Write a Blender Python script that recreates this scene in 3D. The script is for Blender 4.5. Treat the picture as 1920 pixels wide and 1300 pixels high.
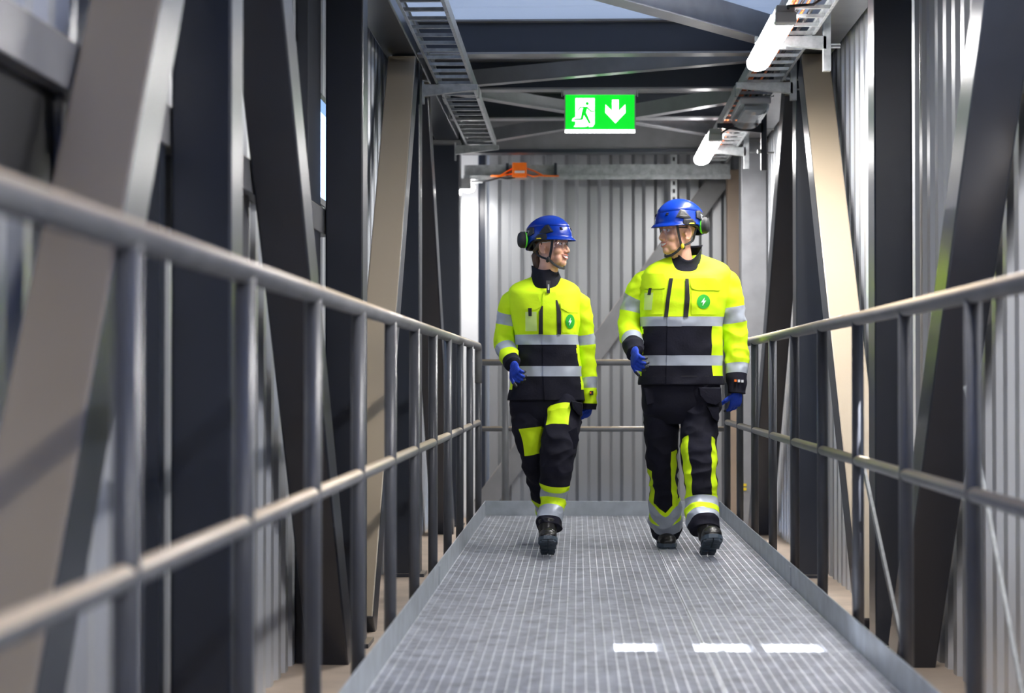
import bpy, bmesh, math, random
from mathutils import Vector, Matrix, noise
random.seed(4)
PI = math.pi
SC = bpy.context.scene
for o in list(bpy.data.objects):
    bpy.data.objects.remove(o)
COL = SC.collection

# ------------------------------------------------------------------ camera
F = 70.0 / 36.0 * 1920.0
YAW, PITCH, CZ = math.atan(125 / F), math.atan(60 / F), 0.93
cam = bpy.data.objects.new('camera', bpy.data.cameras.new('camera'))
COL.objects.link(cam)
cam.location = (0, 0, CZ)
cam.rotation_euler = (PI / 2 + PITCH, 0, YAW)
cam.data.lens = 70; cam.data.sensor_width = 36
cam.data.clip_start = 0.05
cam.data.dof.use_dof = True
cam.data.dof.focus_distance = 10.65
cam.data.dof.aperture_fstop = 2.8
SC.camera = cam
CR = cam.rotation_euler.to_matrix()

def W(px, py, Y):
    """world point at depth Y seen at a photo pixel (used for measuring)"""
    d = CR @ Vector(((px - 960) / F, -(py - 650) / F, -1))
    k = Y / d.y
    return Vector((d.x * k, Y, CZ + d.z * k))

# ------------------------------------------------------------------ world, sun, exposure
SC.view_settings.view_transform = 'Standard'
SC.view_settings.look = 'None'
SC.view_settings.gamma = 1
SC.view_settings.use_curve_mapping = False
SC.view_settings.exposure = 0.58
wd = bpy.data.worlds.new('sky'); SC.world = wd; wd.use_nodes = True
bg = wd.node_tree.nodes['Background']
bg.inputs[0].default_value = (0.42, 0.62, 1.0, 1)
bg.inputs[1].default_value = 2.8
sun = bpy.data.objects.new('sun', bpy.data.lights.new('sun', 'SUN'))
COL.objects.link(sun)
sun.data.energy = 40; sun.data.angle = 0.01; sun.data.color = (0.92, 0.94, 1.0)
sun.rotation_euler = Vector((1.0, 0.0, 1.0)).to_track_quat('Z', 'Y').to_euler()
LAMP_W, LAMP_COL = 42.0, (1.0, 0.97, 0.95)

# ------------------------------------------------------------------ materials
def nd(nt, t, **kw):
    n = nt.nodes.new(t)
    for k, v in kw.items(): setattr(n, k, v)
    return n
def mat(name, col, rough=.5, metal=0., nscale=0, namp=0., bump=0., bscale=60, spec=.5, emit=None, es=0, beige_up=0., coat=0, stretch=(1, 1, 1)):
    m = bpy.data.materials.new(name); m.use_nodes = True; nt = m.node_tree
    b = nt.nodes['Principled BSDF']
    b.inputs['Base Color'].default_value = (*col, 1)
    b.inputs['Roughness'].default_value = rough
    b.inputs['Metallic'].default_value = metal
    b.inputs['Specular IOR Level'].default_value = spec
    b.inputs['Coat Weight'].default_value = coat
    tc = nd(nt, 'ShaderNodeTexCoord')
    mp = nd(nt, 'ShaderNodeMapping'); mp.inputs['Scale'].default_value = stretch
    nt.links.new(tc.outputs['Object'], mp.inputs[0])
    src = None
    if nscale:
        n = nd(nt, 'ShaderNodeTexNoise'); n.inputs['Scale'].default_value = nscale; n.inputs['Detail'].default_value = 4
        nt.links.new(mp.outputs[0], n.inputs['Vector'])
        mr = nd(nt, 'ShaderNodeMapRange')
        mr.inputs['From Min'].default_value = .3; mr.inputs['From Max'].default_value = .7
        mr.inputs['To Min'].default_value = 1 - namp; mr.inputs['To Max'].default_value = 1 + namp
        nt.links.new(n.outputs[0], mr.inputs[0])
        mx = nd(nt, 'ShaderNodeMix', data_type='RGBA', blend_type='MULTIPLY')
        mx.inputs[0].default_value = 1; mx.inputs[6].default_value = (*col, 1)
        nt.links.new(mr.outputs[0], mx.inputs[7])
        src = mx.outputs[2]
    if beige_up:      # beige mixed in on whatever faces up
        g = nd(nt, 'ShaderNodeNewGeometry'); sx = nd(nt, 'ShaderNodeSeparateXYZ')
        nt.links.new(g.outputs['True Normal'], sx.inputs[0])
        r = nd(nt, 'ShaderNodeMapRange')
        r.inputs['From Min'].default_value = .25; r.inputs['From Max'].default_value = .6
        r.inputs['To Max'].default_value = beige_up
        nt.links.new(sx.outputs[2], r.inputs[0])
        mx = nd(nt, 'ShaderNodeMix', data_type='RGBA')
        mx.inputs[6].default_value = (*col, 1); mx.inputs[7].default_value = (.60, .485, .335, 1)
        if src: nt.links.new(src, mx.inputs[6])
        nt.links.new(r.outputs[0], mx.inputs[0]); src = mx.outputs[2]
    if src: nt.links.new(src, b.inputs['Base Color'])
    if bump:
        n = nd(nt, 'ShaderNodeTexNoise'); n.inputs['Scale'].default_value = bscale; n.inputs['Detail'].default_value = 3
        nt.links.new(mp.outputs[0], n.inputs['Vector'])
        bp = nd(nt, 'ShaderNodeBump'); bp.inputs['Strength'].default_value = bump; bp.inputs['Distance'].default_value = .01
        nt.links.new(n.outputs[0], bp.inputs['Height']); nt.links.new(bp.outputs[0], b.inputs['Normal'])
    if emit:
        b.inputs['Emission Color'].default_value = (*emit, 1); b.inputs['Emission Strength'].default_value = es
    return m
def glass(name, tint=(1, 1, 1), gl=.12, r=.03):
    m = bpy.data.materials.new(name); m.use_nodes = True; nt = m.node_tree; nt.nodes.clear()
    out = nd(nt, 'ShaderNodeOutputMaterial'); t = nd(nt, 'ShaderNodeBsdfTransparent'); g = nd(nt, 'ShaderNodeBsdfGlossy')
    t.inputs[0].default_value = (*tint, 1); g.inputs['Roughness'].default_value = r
    mx = nd(nt, 'ShaderNodeMixShader'); mx.inputs[0].default_value = gl
    nt.links.new(t.outputs[0], mx.inputs[1]); nt.links.new(g.outputs[0], mx.inputs[2]); nt.links.new(mx.outputs[0], out.inputs[0])
    return m
def translucent(name, k=.955, tc=(.4, .48, .62)):
    m = bpy.data.materials.new(name); m.use_nodes = True; nt = m.node_tree; nt.nodes.clear()
    out = nd(nt, 'ShaderNodeOutputMaterial'); t = nd(nt, 'ShaderNodeBsdfTranslucent'); g = nd(nt, 'ShaderNodeBsdfDiffuse')
    t.inputs[0].default_value = (*tc, 1); g.inputs[0].default_value = (.38, .43, .52, 1)
    mx = nd(nt, 'ShaderNodeMixShader'); mx.inputs[0].default_value = k
    nt.links.new(t.outputs[0], mx.inputs[1]); nt.links.new(g.outputs[0], mx.inputs[2]); nt.links.new(mx.outputs[0], out.inputs[0])
    return m
M = dict(
    steel=mat('dark painted steel', (.019, .024, .037), .30, 0, 3, .12, .03, 80, spec=.6, beige_up=.6),
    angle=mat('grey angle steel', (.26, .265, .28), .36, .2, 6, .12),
    rail=mat('grey rail paint', (.19, .192, .20), .38, 0, 6, .12, beige_up=.95),
    clad=mat('profiled sheet', (.56, .58, .61), .34, .35, 1.5, .07, .03, 5, stretch=(1, 1, .15)),
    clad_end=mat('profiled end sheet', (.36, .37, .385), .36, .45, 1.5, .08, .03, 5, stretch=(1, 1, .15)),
    post=mat('grey post paint with shade', (.075, .078, .09), .36, 0, 6, .12),  # rail paint darkened on the posts to carry their shade
    roof=mat('roof sheet', (.55, .58, .63), .4, .1, 2, .08),
    galv=mat('galvanised steel', (.40, .42, .43), .40, .6, 22, .22, .05, 40),
    kick=mat('galvanised plate', (.46, .50, .54), .42, .4, 9, .14, .04, 30),
    grate=mat('galvanised grating', (.56, .58, .62), .45, .25, 14, .25),
    ledge=mat('beige board ledge', (.52, .42, .33), .7, 0, 4, .12, .1, 40),
    under=mat('dark underfloor', (.045, .05, .06), .8, 0, 3, .2),
    beige=mat('beige painted steel', (.36, .27, .20), .5, 0, 3, .1),
    black=mat('black', (.008, .008, .009), .5),
    rubber=mat('black rubber', (.012, .014, .017), .55, 0, 40, .3, .2, 60),
    white=mat('white plastic', (.75, .76, .78), .4, 0, 5, .04),
    lampgrey=mat('grey lamp housing', (.5, .5, .5), .4, 0, 5, .05),
    tube=mat('lit lamp cover', (.9, .9, .9), .4, emit=(1, .98, .97), es=26),
    clear=glass('clear lamp cover', (.8, .85, .88), .3, .1),
    rooflight=translucent('milky rooflight sheet'), rooflight_added=translucent('bluish added rooflight sheet', .70, (.30, .42, .70)),
    pane=glass('window pane', (.9, .95, 1), .08),
    lens=glass('clear lens', (.97, .95, .97), .10, .02),
    orange=mat('orange plastic', (1.0, .19, .005), .45, 0, 8, .05),
    green=mat('lit sign green', (0, .5, .05), .5, emit=(0.0, .80, .02), es=.66),
    signw=mat('lit sign white', (.9, .9, .9), .5, emit=(1, 1, 1), es=2.2),
    yellow=mat('yellow tape', (.8, .6, .02), .5),
    hv=mat('high visibility yellow cloth', (.70, .98, .0), .75, 0, 7, .04, .07, 90),
    navy=mat('navy cloth', (.010, .010, .019), .85, 0, 9, .3, .1, 90, spec=.25),
    refl=mat('silver reflective tape', (.42, .46, .53), .45, .15, 30, .04),
    skin=mat('skin', (.72, .385, .26), .5, 0, 14, .04, .02, 90),
    lip=mat('lips', (.50, .14, .12), .4, 0, 20, .05),
    teeth=mat('teeth', (.85, .82, .78), .3),
    eye=mat('eye white', (.7, .68, .66), .2), iris=mat('iris', (.03, .045, .06), .2),
    brow=mat('eyebrow', (.16, .08, .04), .8), hair=mat('brown hair', (.11, .062, .034), .6, 0, 60, .35, .5, 120, stretch=(1, 1, .3)),
    hairdark=mat('dark short hair', (.05, .032, .022), .7, 0, 60, .35, .5, 120),
    blue=mat('blue helmet shell', (.001, .026, .27), .30, 0, 0, 0, spec=.28),
    glove=mat('blue knit glove', (.006, .045, .42), .8, 0, 40, .12, .3, 120),
    strap=mat('black strap', (.010, .010, .012), .6), leather=mat('black leather', (.012, .011, .011), .3, 0, 20, .2, .2, 50),
    sole=mat('slate rubber sole', (.06, .085, .115), .5, 0, 30, .3, .2, 60),
    lime=mat('lime plastic', (.10, .75, .02), .4), logo=mat('green badge', (.02, .42, .03), .5, 0, 9, .1),
    logow=mat('white print', (.85, .87, .85), .5), pouch=mat('clear vinyl pouch', (.72, .92, .28), .25),
    puddle=mat('wet', (.1, .1, .1), .05),
)

# ------------------------------------------------------------------ builders
class MB:
    def __init__(s): s.v = []; s.f = []; s.m = []
    def add(s, vs, fs, mi=0):
        b = len(s.v); s.v += [Vector(v) for v in vs]
        for i, f in enumerate(fs):
            s.f.append(tuple(b + k for k in f)); s.m.append(mi[i] if isinstance(mi, list) else mi)
        return s
    def box(s, x0, x1, y0, y1, z0, z1, mi=0):
        vs = [(x, y, z) for z in (z0, z1) for y in (y0, y1) for x in (x0, x1)]
        return s.add(vs, [(0, 2, 3, 1), (4, 5, 7, 6), (0, 1, 5, 4), (2, 6, 7, 3), (0, 4, 6, 2), (1, 3, 7, 5)], mi)
    def beam(s, a, b, w, h, up=(0, 0, 1), mi=0):
        a, b = Vector(a), Vector(b); t = (b - a).normalized(); u = Vector(up)
        r = t.cross(u).normalized(); q = r.cross(t)
        vs = [p + r * (i * w / 2) + q * (j * h / 2) for p in (a, b) for j in (-1, 1) for i in (-1, 1)]
        return s.add(vs, [(0, 2, 3, 1), (4, 5, 7, 6), (0, 1, 5, 4), (2, 6, 7, 3), (0, 4, 6, 2), (1, 3, 7, 5)], mi)
    def tube(s, pts, r, n=12, mi=0, caps=True):
        pts = [Vector(p) for p in pts]; rs = r if isinstance(r, (list, tuple)) else [r] * len(pts)
        rings = []; prev = None
        for i, p in enumerate(pts):
            t = (pts[min(i + 1, len(pts) - 1)] - pts[max(i - 1, 0)]).normalized()
            if prev is None: prev = t.orthogonal().normalized()
            u = (prev - t * prev.dot(t)).normalized(); prev = u; w = t.cross(u)
            rings.append([p + (u * math.cos(2 * PI * k / n) + w * math.sin(2 * PI * k / n)) * rs[i] for k in range(n)])
        return s.loft(rings, mi, caps)
    def loft(s, rings, mi=0, caps=True, closed=True):
        n = len(rings[0]); vs = [p for r in rings for p in r]; fs = []; ms = []
        for i in range(len(rings) - 1):
            for k in range(n if closed else n - 1):
                k2 = (k + 1) % n
                fs.append((i * n + k, i * n + k2, (i + 1) * n + k2, (i + 1) * n + k))
                ms.append(mi(i, k) if callable(mi) else mi)
        if caps and closed:
            fs.append(tuple(reversed(range(n)))); ms.append(mi(0, 0) if callable(mi) else mi)
            fs.append(tuple((len(rings) - 1) * n + k for k in range(n))); ms.append(mi(len(rings) - 2, 0) if callable(mi) else mi)
        return s.add(vs, fs, ms)
    def ell(s, c, r, rot=None, mi=0, n=16):
        c = Vector(c); rings = []
        for i in range(n // 2 + 1):
            a = PI * i / (n // 2)
            a = min(max(a, .02), PI - .02)
            ring = []
            for k in range(n):
                b = 2 * PI * k / n
                p = Vector((r[0] * math.sin(a) * math.cos(b), r[1] * math.sin(a) * math.sin(b), r[2] * math.cos(a)))
                ring.append(c + (rot @ p if rot else p))
            rings.append(ring)
        return s.loft(rings, mi)
    def prism(s, poly, y0, y1, mi=0):
        """polygon in x,z extruded along y"""
        n = len(poly); vs = [(x, y0, z) for x, z in poly] + [(x, y1, z) for x, z in poly]
        fs = [tuple(range(n)), tuple(range(2 * n - 1, n - 1, -1))] + [(k, k + n, (k + 1) % n + n, (k + 1) % n) for k in range(n)]
        return s.add(vs, fs, mi)
    def build(s, name, mats, parent=None, smooth=False, bevel=0, origin=None, solid=0, fix=True, sharp=0):
        me = bpy.data.meshes.new(name)
        org = Vector(origin) if origin is not None else (ORG.get(parent, Vector()) if parent else Vector())
        me.from_pydata([v - org for v in s.v], [], s.f)
        mats = mats if isinstance(mats, (list, tuple)) else [mats]
        for m in mats: me.materials.append(M[m] if isinstance(m, str) else m)
        for p, i in zip(me.polygons, s.m): p.material_index = i; p.use_smooth = smooth
        if fix:
            bm = bmesh.new(); bm.from_mesh(me); bmesh.ops.recalc_face_normals(bm, faces=bm.faces); bm.to_mesh(me); bm.free()
        if sharp: me.set_sharp_from_angle(angle=math.radians(sharp))
        me.update()
        o = bpy.data.objects.new(name, me); COL.objects.link(o)
        if parent: o.parent = parent; ORG[o] = org
        elif origin is not None: o.location = org; ORG[o] = org
        if bevel:
            b = o.modifiers.new('bevel', 'BEVEL'); b.width = bevel; b.segments = 2; b.limit_method = 'ANGLE'
        if solid:
            b = o.modifiers.new('solid', 'SOLIDIFY'); b.thickness = solid; b.offset = 0
        return o
ORG = {}
def tag(o, label, cat, group=None):
    o['label'] = label; o['category'] = cat
    if group: o['group'] = group
    return o
def struct(o): o['kind'] = 'structure'; return o
def empty(name, loc, label, cat, group=None):
    o = bpy.data.objects.new(name, None); COL.objects.link(o); o.location = loc; o.empty_display_size = .1
    ORG[o] = Vector(loc); return tag(o, label, cat, group)
def dup(o, loc=None, parent=None, label=None):
    c = o.copy(); COL.objects.link(c); c.parent = parent
    if loc is not None: c.location = loc
    if label: c['label'] = label
    for ch in list(o.children): dup(ch, None, c)
    return c

# ------------------------------------------------------------------ the setting
XL, XR = -1.24, 1.58            # cladding planes
ZF, ZC = -.315, 3.22            # ledge floor, roof sheet
CL, CRX = -1.0, 1.36            # inner faces of the truss columns
def profile(a0, a1, d=.04, per=.2):
    pts = []; k = math.floor(a0 / per)
    while k * per < a1:
        for da, dd in ((0, 0), (.075, 0), (.105, d), (.17, d)):
            a = k * per + da
            if a0 < a < a1: pts.append((a, dd))
        k += 1
    f = lambda a: (lambda q: 0 if q < .075 else d * min(1, (q - .075) / .03) if q < .17 else d * max(0, 1 - (q - .17) / .03))(a % per)
    return [(a0, f(a0))] + pts + [(a1, f(a1))]
def side_wall(mb, x, s, y0, y1, z0, z1):
    pr = profile(y0, y1)
    mb.loft([[(x - s * d, y, z) for y, d in pr] for z in (z0, z1)], 0, False, False)
w = MB()
for a in ((-3, 9.42, ZF, 3.3), (9.42, 10.6, ZF, 1.78), (9.42, 10.6, 2.28, 3.3), (10.6, 18, ZF, 3.3)): side_wall(w, XL, 1, *a)
struct(w.build('wall_left', 'clad', fix=False))
w = MB()
for a in ((-3, 6.80, ZF, 3.3), (6.80, 7.02, ZF, .72), (6.80, 7.02, 1.52, 3.3), (7.02, 18, ZF, 3.3)): side_wall(w, XR, -1, *a)
struct(w.build('wall_right', 'clad', fix=False))
w = MB(); pr = profile(-.86, XR, .055)
w.loft([[(x, 17.85 + d, z) for x, d in pr] for z in (-.6, 3.3)], 0, False, False)
struct(w.build('wall_end', 'clad_end', fix=False))
struct(MB().box(XL, -.90, 17.80, 17.88, ZF, 3.3).build('trim_1', 'white'))
struct(MB().box(-.91, -.84, 17.90, 17.93, ZF, 3.3).build('trim_2', 'steel'))
struct(MB().box(XL, XR, -3.1, -3.0, ZF, 3.3).build('wall_back', 'clad'))
w = MB(); pr = [(y, .05 * ((i + 1) // 2 % 2)) for i, y in enumerate([4.6 + .1 * k + (.02 if k % 2 else 0) for k in range(134)])]
w.loft([[(x, y, ZC - d) for y, d in pr if y < 10.25] for x in (XL - .05, XR + .05)], 0, False, False)
w.loft([[(x, y, ZC - d) for y, d in pr if y > 12.55] for x in (XL - .05, XR + .05)], 0, False, False)
struct(w.build('ceiling', 'roof', fix=False))
w = MB(); w.loft([[(x, y, ZC - d) for y, d in pr if 10.15 < y < 12.65] for x in (XL - .05, XR + .05)], 0, False, False)
struct(w.build('window_4', 'rooflight', fix=False))
w = MB().box(XL, XR, -3, -1.2, ZC, ZC + .03)
struct(w.build('ceiling_rear', 'roof'))
# unseen rooflight, added to bring bluish sky light to the near end
s = MB()
for y in (-1.2, .7, 2.6, 4.6): s.box(XL, XR, y - .04, y + .04, ZC - .04, ZC + .06)
for x in (XL, .17, XR): s.box(x - .04, x + .04, -1.2, 4.6, ZC - .04, ZC + .06)
win = struct(s.build('added_rooflight', 'white'))
MB().box(XL, XR, -1.2, 4.6, ZC + .01, ZC + .016).build('added_rooflight_sheet', 'rooflight_added', win)
s = MB()
for z in (1.78, 2.28): s.box(XL - .05, XL + .01, 9.40, 10.62, z - .015, z + .015)
for y in (9.42, 10.6): s.box(XL - .05, XL + .01, y - .012, y + .012, 1.78, 2.28)
win = struct(s.build('window_2', 'steel'))
MB().box(XL - .03, XL - .025, 9.42, 10.6, 1.78, 2.28).build('window_glass', 'pane', win)
s = MB()
for z in (.72, 1.52): s.box(XR - .01, XR + .05, 6.78, 7.04, z - .015, z + .015)
for y in (6.80, 7.02): s.box(XR - .01, XR + .05, y - .012, y + .012, .72, 1.52)
for z in (.98, 1.22, 1.30): s.box(XR + .0, XR + .03, 6.8, 7.02, z - .012, z + .012)
struct(s.build('sun_slot', 'steel'))
# floor: beige ledges on both sides, dark bottom under the walkway
struct(MB().box(XL - .05, -.69, -3, 17.9, ZF - .05, ZF).box(1.02, XR + .05, -3, 17.9, ZF - .05, ZF).build('floor_ledge', 'ledge'))
struct(MB().box(XL - .05, XR + .05, -3, 18, -.75, -.6).build('floor', 'under'))

# ------------------------------------------------------------------ steel frame
def side_name(s): return 'left' if s < 0 else 'right'
def column(s, y, wd, dp, label, m='steel'):
    x = CL if s < 0 else CRX
    t = empty('steel_column', (x, y, ZF), label, 'column', 'upright columns of the side trusses')
    MB().box(min(x, x + s * wd), max(x, x + s * wd), y, y + dp, ZF, 2.93).build('shaft', m, t, bevel=.008)
    MB().box(min(x - s * .03, x + s * (wd + .01)), max(x - s * .03, x + s * (wd + .01)), y - .03, y + dp + .03, ZF, ZF + .02).build('base_plate', 'steel', t)
    return t
CY = (2.05, 5.7, 9.2, 12.5)
LL = ['dark steel column at the left wall nearest the camera side', 'dark steel column on the left, blurred and closest in view', 'dark steel column on the left next to the narrow blue window slit', 'slender dark steel column on the left beside the pale leaning brace']
LR = ['dark steel column at the right wall nearest the camera side', 'dark steel column at the right edge behind the blurred brace', 'wide black column on the right between two bright corrugated sheets', 'grey steel column on the right behind the pale peach brace']
for y, a, b in zip(CY, LL, LR):
    column(-1, y, .175, .2, a); column(1, y, .175, .2, b)
column(-1, 16.7, .235, .24, 'broad dark column at far left below the two bolts, end of the left truss')
column(1, 16.7, .215, .24, 'grey column coloured as brightly lit, at far right beside the taller person', 'angle')  # same steel as its twins, lightened to hold the far lamp's light
def diag(s, y0, z0, y1, z1, label):
    x = (CL if s < 0 else CRX) + s * .0875
    o = MB().beam((x, y0, z0), (x, y1, z1), .175, .2, up=(1, 0, 0) if 0 else (0, 1, 0)).build('steel_brace', 'steel', bevel=.008, origin=(x, y1, z1))
    return tag(o, label, 'brace', 'leaning braces of the side trusses')
D = [(5.6, 2.86, 3.3, ZF + .02, 'wide leaning brace at far left edge with a bluish sheen, blurred', 'leaning brace outside the right edge of view'),
     (6.32, 2.86, 8.75, ZF + .02, 'dark navy brace on the left sloping down and away, nearest in view', 'big dark blurred brace crossing the right edge above the handrail'),
     (12.3, 2.86, 9.75, ZF + .02, 'pale beige brace on the left leaning towards the slender column', 'bright peach coloured brace on the right under the cable ladder'),
     (13.25, 2.86, 16.0, ZF + .02, 'narrow blue-black brace on the left just before the last column', 'narrow blue-black brace on the right in front of the brightly lit column')]
for y0, z0, y1, z1, a, b in D:
    diag(-1, y0, z0, y1, z1, a); diag(1, y0, z0, y1, z1, b)
for s, x0, x1, nm, m in ((-1, -1.2, CL, 'dark top chord of the left truss above the cable ladder', 'steel'), (1, CRX, 1.56, 'top chord of the right truss, coloured as lit grey, above the corrugated sheets', 'rail')):  # right chord takes the lighter rail paint for its lit underside
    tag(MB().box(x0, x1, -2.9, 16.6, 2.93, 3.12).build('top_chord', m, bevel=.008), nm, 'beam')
# flashing posts against the left cladding
for y0, y1, lb in ((8.70, 9.14, 'black flat post against the left cladding just before the blue window slit'), (5.62, 5.69, 'thin dark post on the left cladding behind the nearest column')):
    tag(MB().box(XL + .002, XL + .05, y0, y1, ZF, 3.2).build('wall_post', 'steel'), lb, 'post')
tag(MB().box(XL + .002, XL + .06, 3.0, 9.40, 1.60, 1.72).build('wall_girt', 'rail', bevel=.004), 'grey horizontal girt along the left cladding above the dark panels', 'beam')
for y0, y1, lb in ((2.6, 4.62, 'black panel at far left edge under the girt'), (5.95, 7.24, 'small black panel between near left column and dark brace')):
    t = empty('black_panel', (XL, y0, 1.37), lb, 'vent')
    MB().box(XL + .002, XL + .012, y0, y1, 1.36, 1.60).build('black_face', 'black', t)  # flat black panel set on the cladding
    MB().box(XL + .002, XL + .03, y0 - .03, y0, 1.33, 1.60).box(XL + .002, XL + .03, y1, y1 + .03, 1.33, 1.60).box(XL + .002, XL + .03, y0, y1, 1.33, 1.36).build('frame', 'rail', t)
# roof beams (I sections across) and bracing
def hbeam(y, z0, z1, label, fl=.14):
    t = empty('roof_beam', (0.18, y, z0), label, 'beam', 'cross beams under the roof')
    MB().box(CL + .01, CRX - .01, y - .006, y + .006, z0 + .012, z1 - .012).build('web', 'steel', t)
    MB().box(CL + .005, CRX - .005, y - fl / 2, y + fl / 2, z0, z0 + .012).build('flange', 'angle', t)
    MB().box(CL + .005, CRX - .005, y - fl / 2, y + fl / 2, z1 - .012, z1).build('flange', 'rail', t)
hbeam(9.3, 2.95, 3.15, 'nearest roof beam above the frame')
hbeam(12.3, 2.93, 3.145, 'dark roof beam crossing at the top below the bluish roof sheets')
hbeam(13.8, 2.93, 3.14, 'dark roof beam the exit sign hangs from')
hbeam(15.35, 2.93, 3.14, 'dark roof beam right behind the exit sign')
hbeam(5.8, 2.95, 3.15, 'roof beam out of view above the near lamp')
t = empty('end_frame_beam', (.18, 16.9, 2.82), 'deep grey beam across the far end below the exit sign, over the orange box', 'beam')
MB().box(CL + .01, CRX - .01, 16.88, 16.9, 2.87, 3.14).build('web', 'rail', t)
MB().box(CL + .01, CRX - .01, 16.80, 16.98, 2.84, 2.87).build('flange', 'steel', t)
def rbrace(a, b, z, label, w_=.09, h_=.1):
    t = (Vector((b[0], b[1], 0)) - Vector((a[0], a[1], 0))).normalized(); n = Vector((-t.y, t.x, 0))
    m = MB(); A, B = Vector((*a, z)), Vector((*b, z))
    m.beam(A, B, w_, .008); m.beam(A + Vector((0, 0, h_ / 2)) + n * (w_ / 2 - .004), B + Vector((0, 0, h_ / 2)) + n * (w_ / 2 - .004), .008, h_)
    tag(m.build('roof_brace', 'angle', origin=A), label, 'brace', 'angle bars bracing the roof')
rbrace((CL + .03, 8.9), (CRX - .05, 12.2), 2.94, 'grey angle bar slanting from top centre to the near lamp', .13, .20)
rbrace((CRX - .05, 12.4), (CL + .03, 13.65), 2.925, 'angle bar slanting between the first two dark roof beams')
rbrace((CL + .03, 13.9), (CRX - .05, 16.75), 2.94, 'angle bar running behind the left side of the exit sign')
rbrace((CRX - .05, 13.9), (CL + .03, 16.75), 2.895, 'angle bar running behind the right side of the exit sign')
# bolted splice plates over the end columns
for s, x in ((-1, CL), (1, CRX)):
    t = empty('splice_plate', (x, 16.55, 2.93), 'bolted plate above the far %s column' % side_name(s), 'plate', 'bolted plates over the far columns')
    c = x + s * .115
    MB().box(c - .125, c + .125, 16.62, 16.66, 2.93, 3.13).build('plate', 'steel', t)
    MB().box(c - .13, c + .13, 16.60, 16.72, 2.895, 2.925).build('flange', 'rail', t)
    for k in (-1, 1):
        b = MB().tube([(c + k * .055, 16.62, 2.985), (c + k * .055, 16.585, 2.985)], .024, 6)
        b.build('bolt', 'galv', t)
# end wall brace, beige end post, hanging strut, cable channel
a, b = W(905, 950, 17.68), W(1352, 332, 17.68)
o = MB().beam(a, b, .19, .1, up=(0, 1, 0)).build('end_wall_brace', 'rail', origin=a, bevel=.006)
tag(o, 'long grey brace slanting across the end wall behind the two people', 'brace')
o = MB().box(1.30, 1.44, 17.45, 17.6, ZF, 2.76).build('end_post', 'beige', bevel=.006)
tag(o, 'brown vertical post at far right in front of the end wall', 'post')
t = empty('cable_channel', (.1, 17.4, 2.74), 'galvanised channel across the end wall carrying the orange box', 'channel')
MB().box(CL, 1.32, 17.38, 17.40, 2.70, 2.80).build('web', 'galv', t)
MB().box(CL, 1.32, 17.30, 17.40, 2.685, 2.70).box(CL, 1.32, 17.30, 17.305, 2.66, 2.685).build('flange', 'galv', t)
for x in (-.62, -.20):
    MB().box(x - .012, x + .012, 17.29, 17.38, 2.69, 2.805).build('clip', 'steel', t)
t = empty('hanging_strut', (.83, 17.42, 2.45), 'slotted galvanised strut hanging at the end wall above the taller person', 'strut')
o = MB().box(.805, .86, 17.41, 17.45, 2.44, 2.93); o.build('strut', 'galv', t)
for k in range(6): MB().box(.822, .843, 17.405, 17.41, 2.48 + k * .07, 2.515 + k * .07).build('slot', 'black', t)

# ------------------------------------------------------------------ walkway
KL, KR = -.63, .95
ys = [y for y in (-1.2, -.2, .8, 1.8, 2.8, 3.8, 4.8, 5.8, 6.8, 7.8, 8.8, 9.8, 10.8, 11.8, 12.8, 13.5)]
def grating(x0, x1, y0, y1, label):
    t = empty('grating_panel', ((x0 + x1) / 2, (y0 + y1) / 2, -.03), label, 'grating', 'galvanised grating panels of the walkway deck')
    m = MB(); n = round((x1 - x0) / .0345)
    for k in range(1, n): x = x0 + (x1 - x0) * k / n; m.box(x - .002, x + .002, y0 + .006, y1 - .006, -.03, 0)
    m.build('bearing_bars', 'grate', t, fix=False)
    m = MB(); n = round((y1 - y0) / .0345)
    for k in range(1, n): y = y0 + (y1 - y0) * k / n; m.box(x0 + .004, x1 - .004, y - .0028, y + .0028, -.012, -.001)
    m.build('cross_rods', 'grate', t, fix=False)
    m = MB().box(x0 + .002, x0 + .007, y0 + .002, y1 - .002, -.03, .001).box(x1 - .007, x1 - .002, y0 + .002, y1 - .002, -.03, .001)
    m.box(x0 + .007, x1 - .007, y0 + .002, y0 + .007, -.03, .001).box(x0 + .007, x1 - .007, y1 - .007, y1 - .002, -.03, .001)
    m.build('banding', 'grate', t, fix=False)
order = ['bottom edge of the picture', 'bottom edge, one step further', 'the light patches', 'just behind the light patches', 'the middle of the empty deck', 'a step before the feet of both people', 'the feet of both people', 'behind the feet of both people', 'the second last row', 'the last row by the end kick plate']
for i in range(len(ys) - 1):
    j = ys[i] >= 4.7 and order[min(int(round(ys[i] - 4.8)), len(order) - 1)] or 'the camera, row %s' % ['one', 'two', 'three', 'four', 'five', 'six', 'seven'][i % 7]
    grating(KL, .433, ys[i], ys[i + 1], 'wide grating panel, left side of deck, at ' + j)
    grating(.433, KR, ys[i], ys[i + 1], 'narrow grating panel, right side of deck, at ' + j)
for x, lb in ((-.66, 'grey steel edge beam under the left toe plate'), (.98, 'grey steel edge beam under the right toe plate')):
    tag(MB().box(x - .028, x + .028, -1.2, 13.6, -.31, -.035).build('deck_beam', 'rail'), lb, 'beam')
for i, y in enumerate(ys[1:-1:2]):
    tag(MB().box(-.63, .95, y - .03, y + .03, -.16, -.034).build('deck_joist', 'steel'), 'dark joist under the walkway grating', 'joist', 'joists under the deck')
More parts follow.
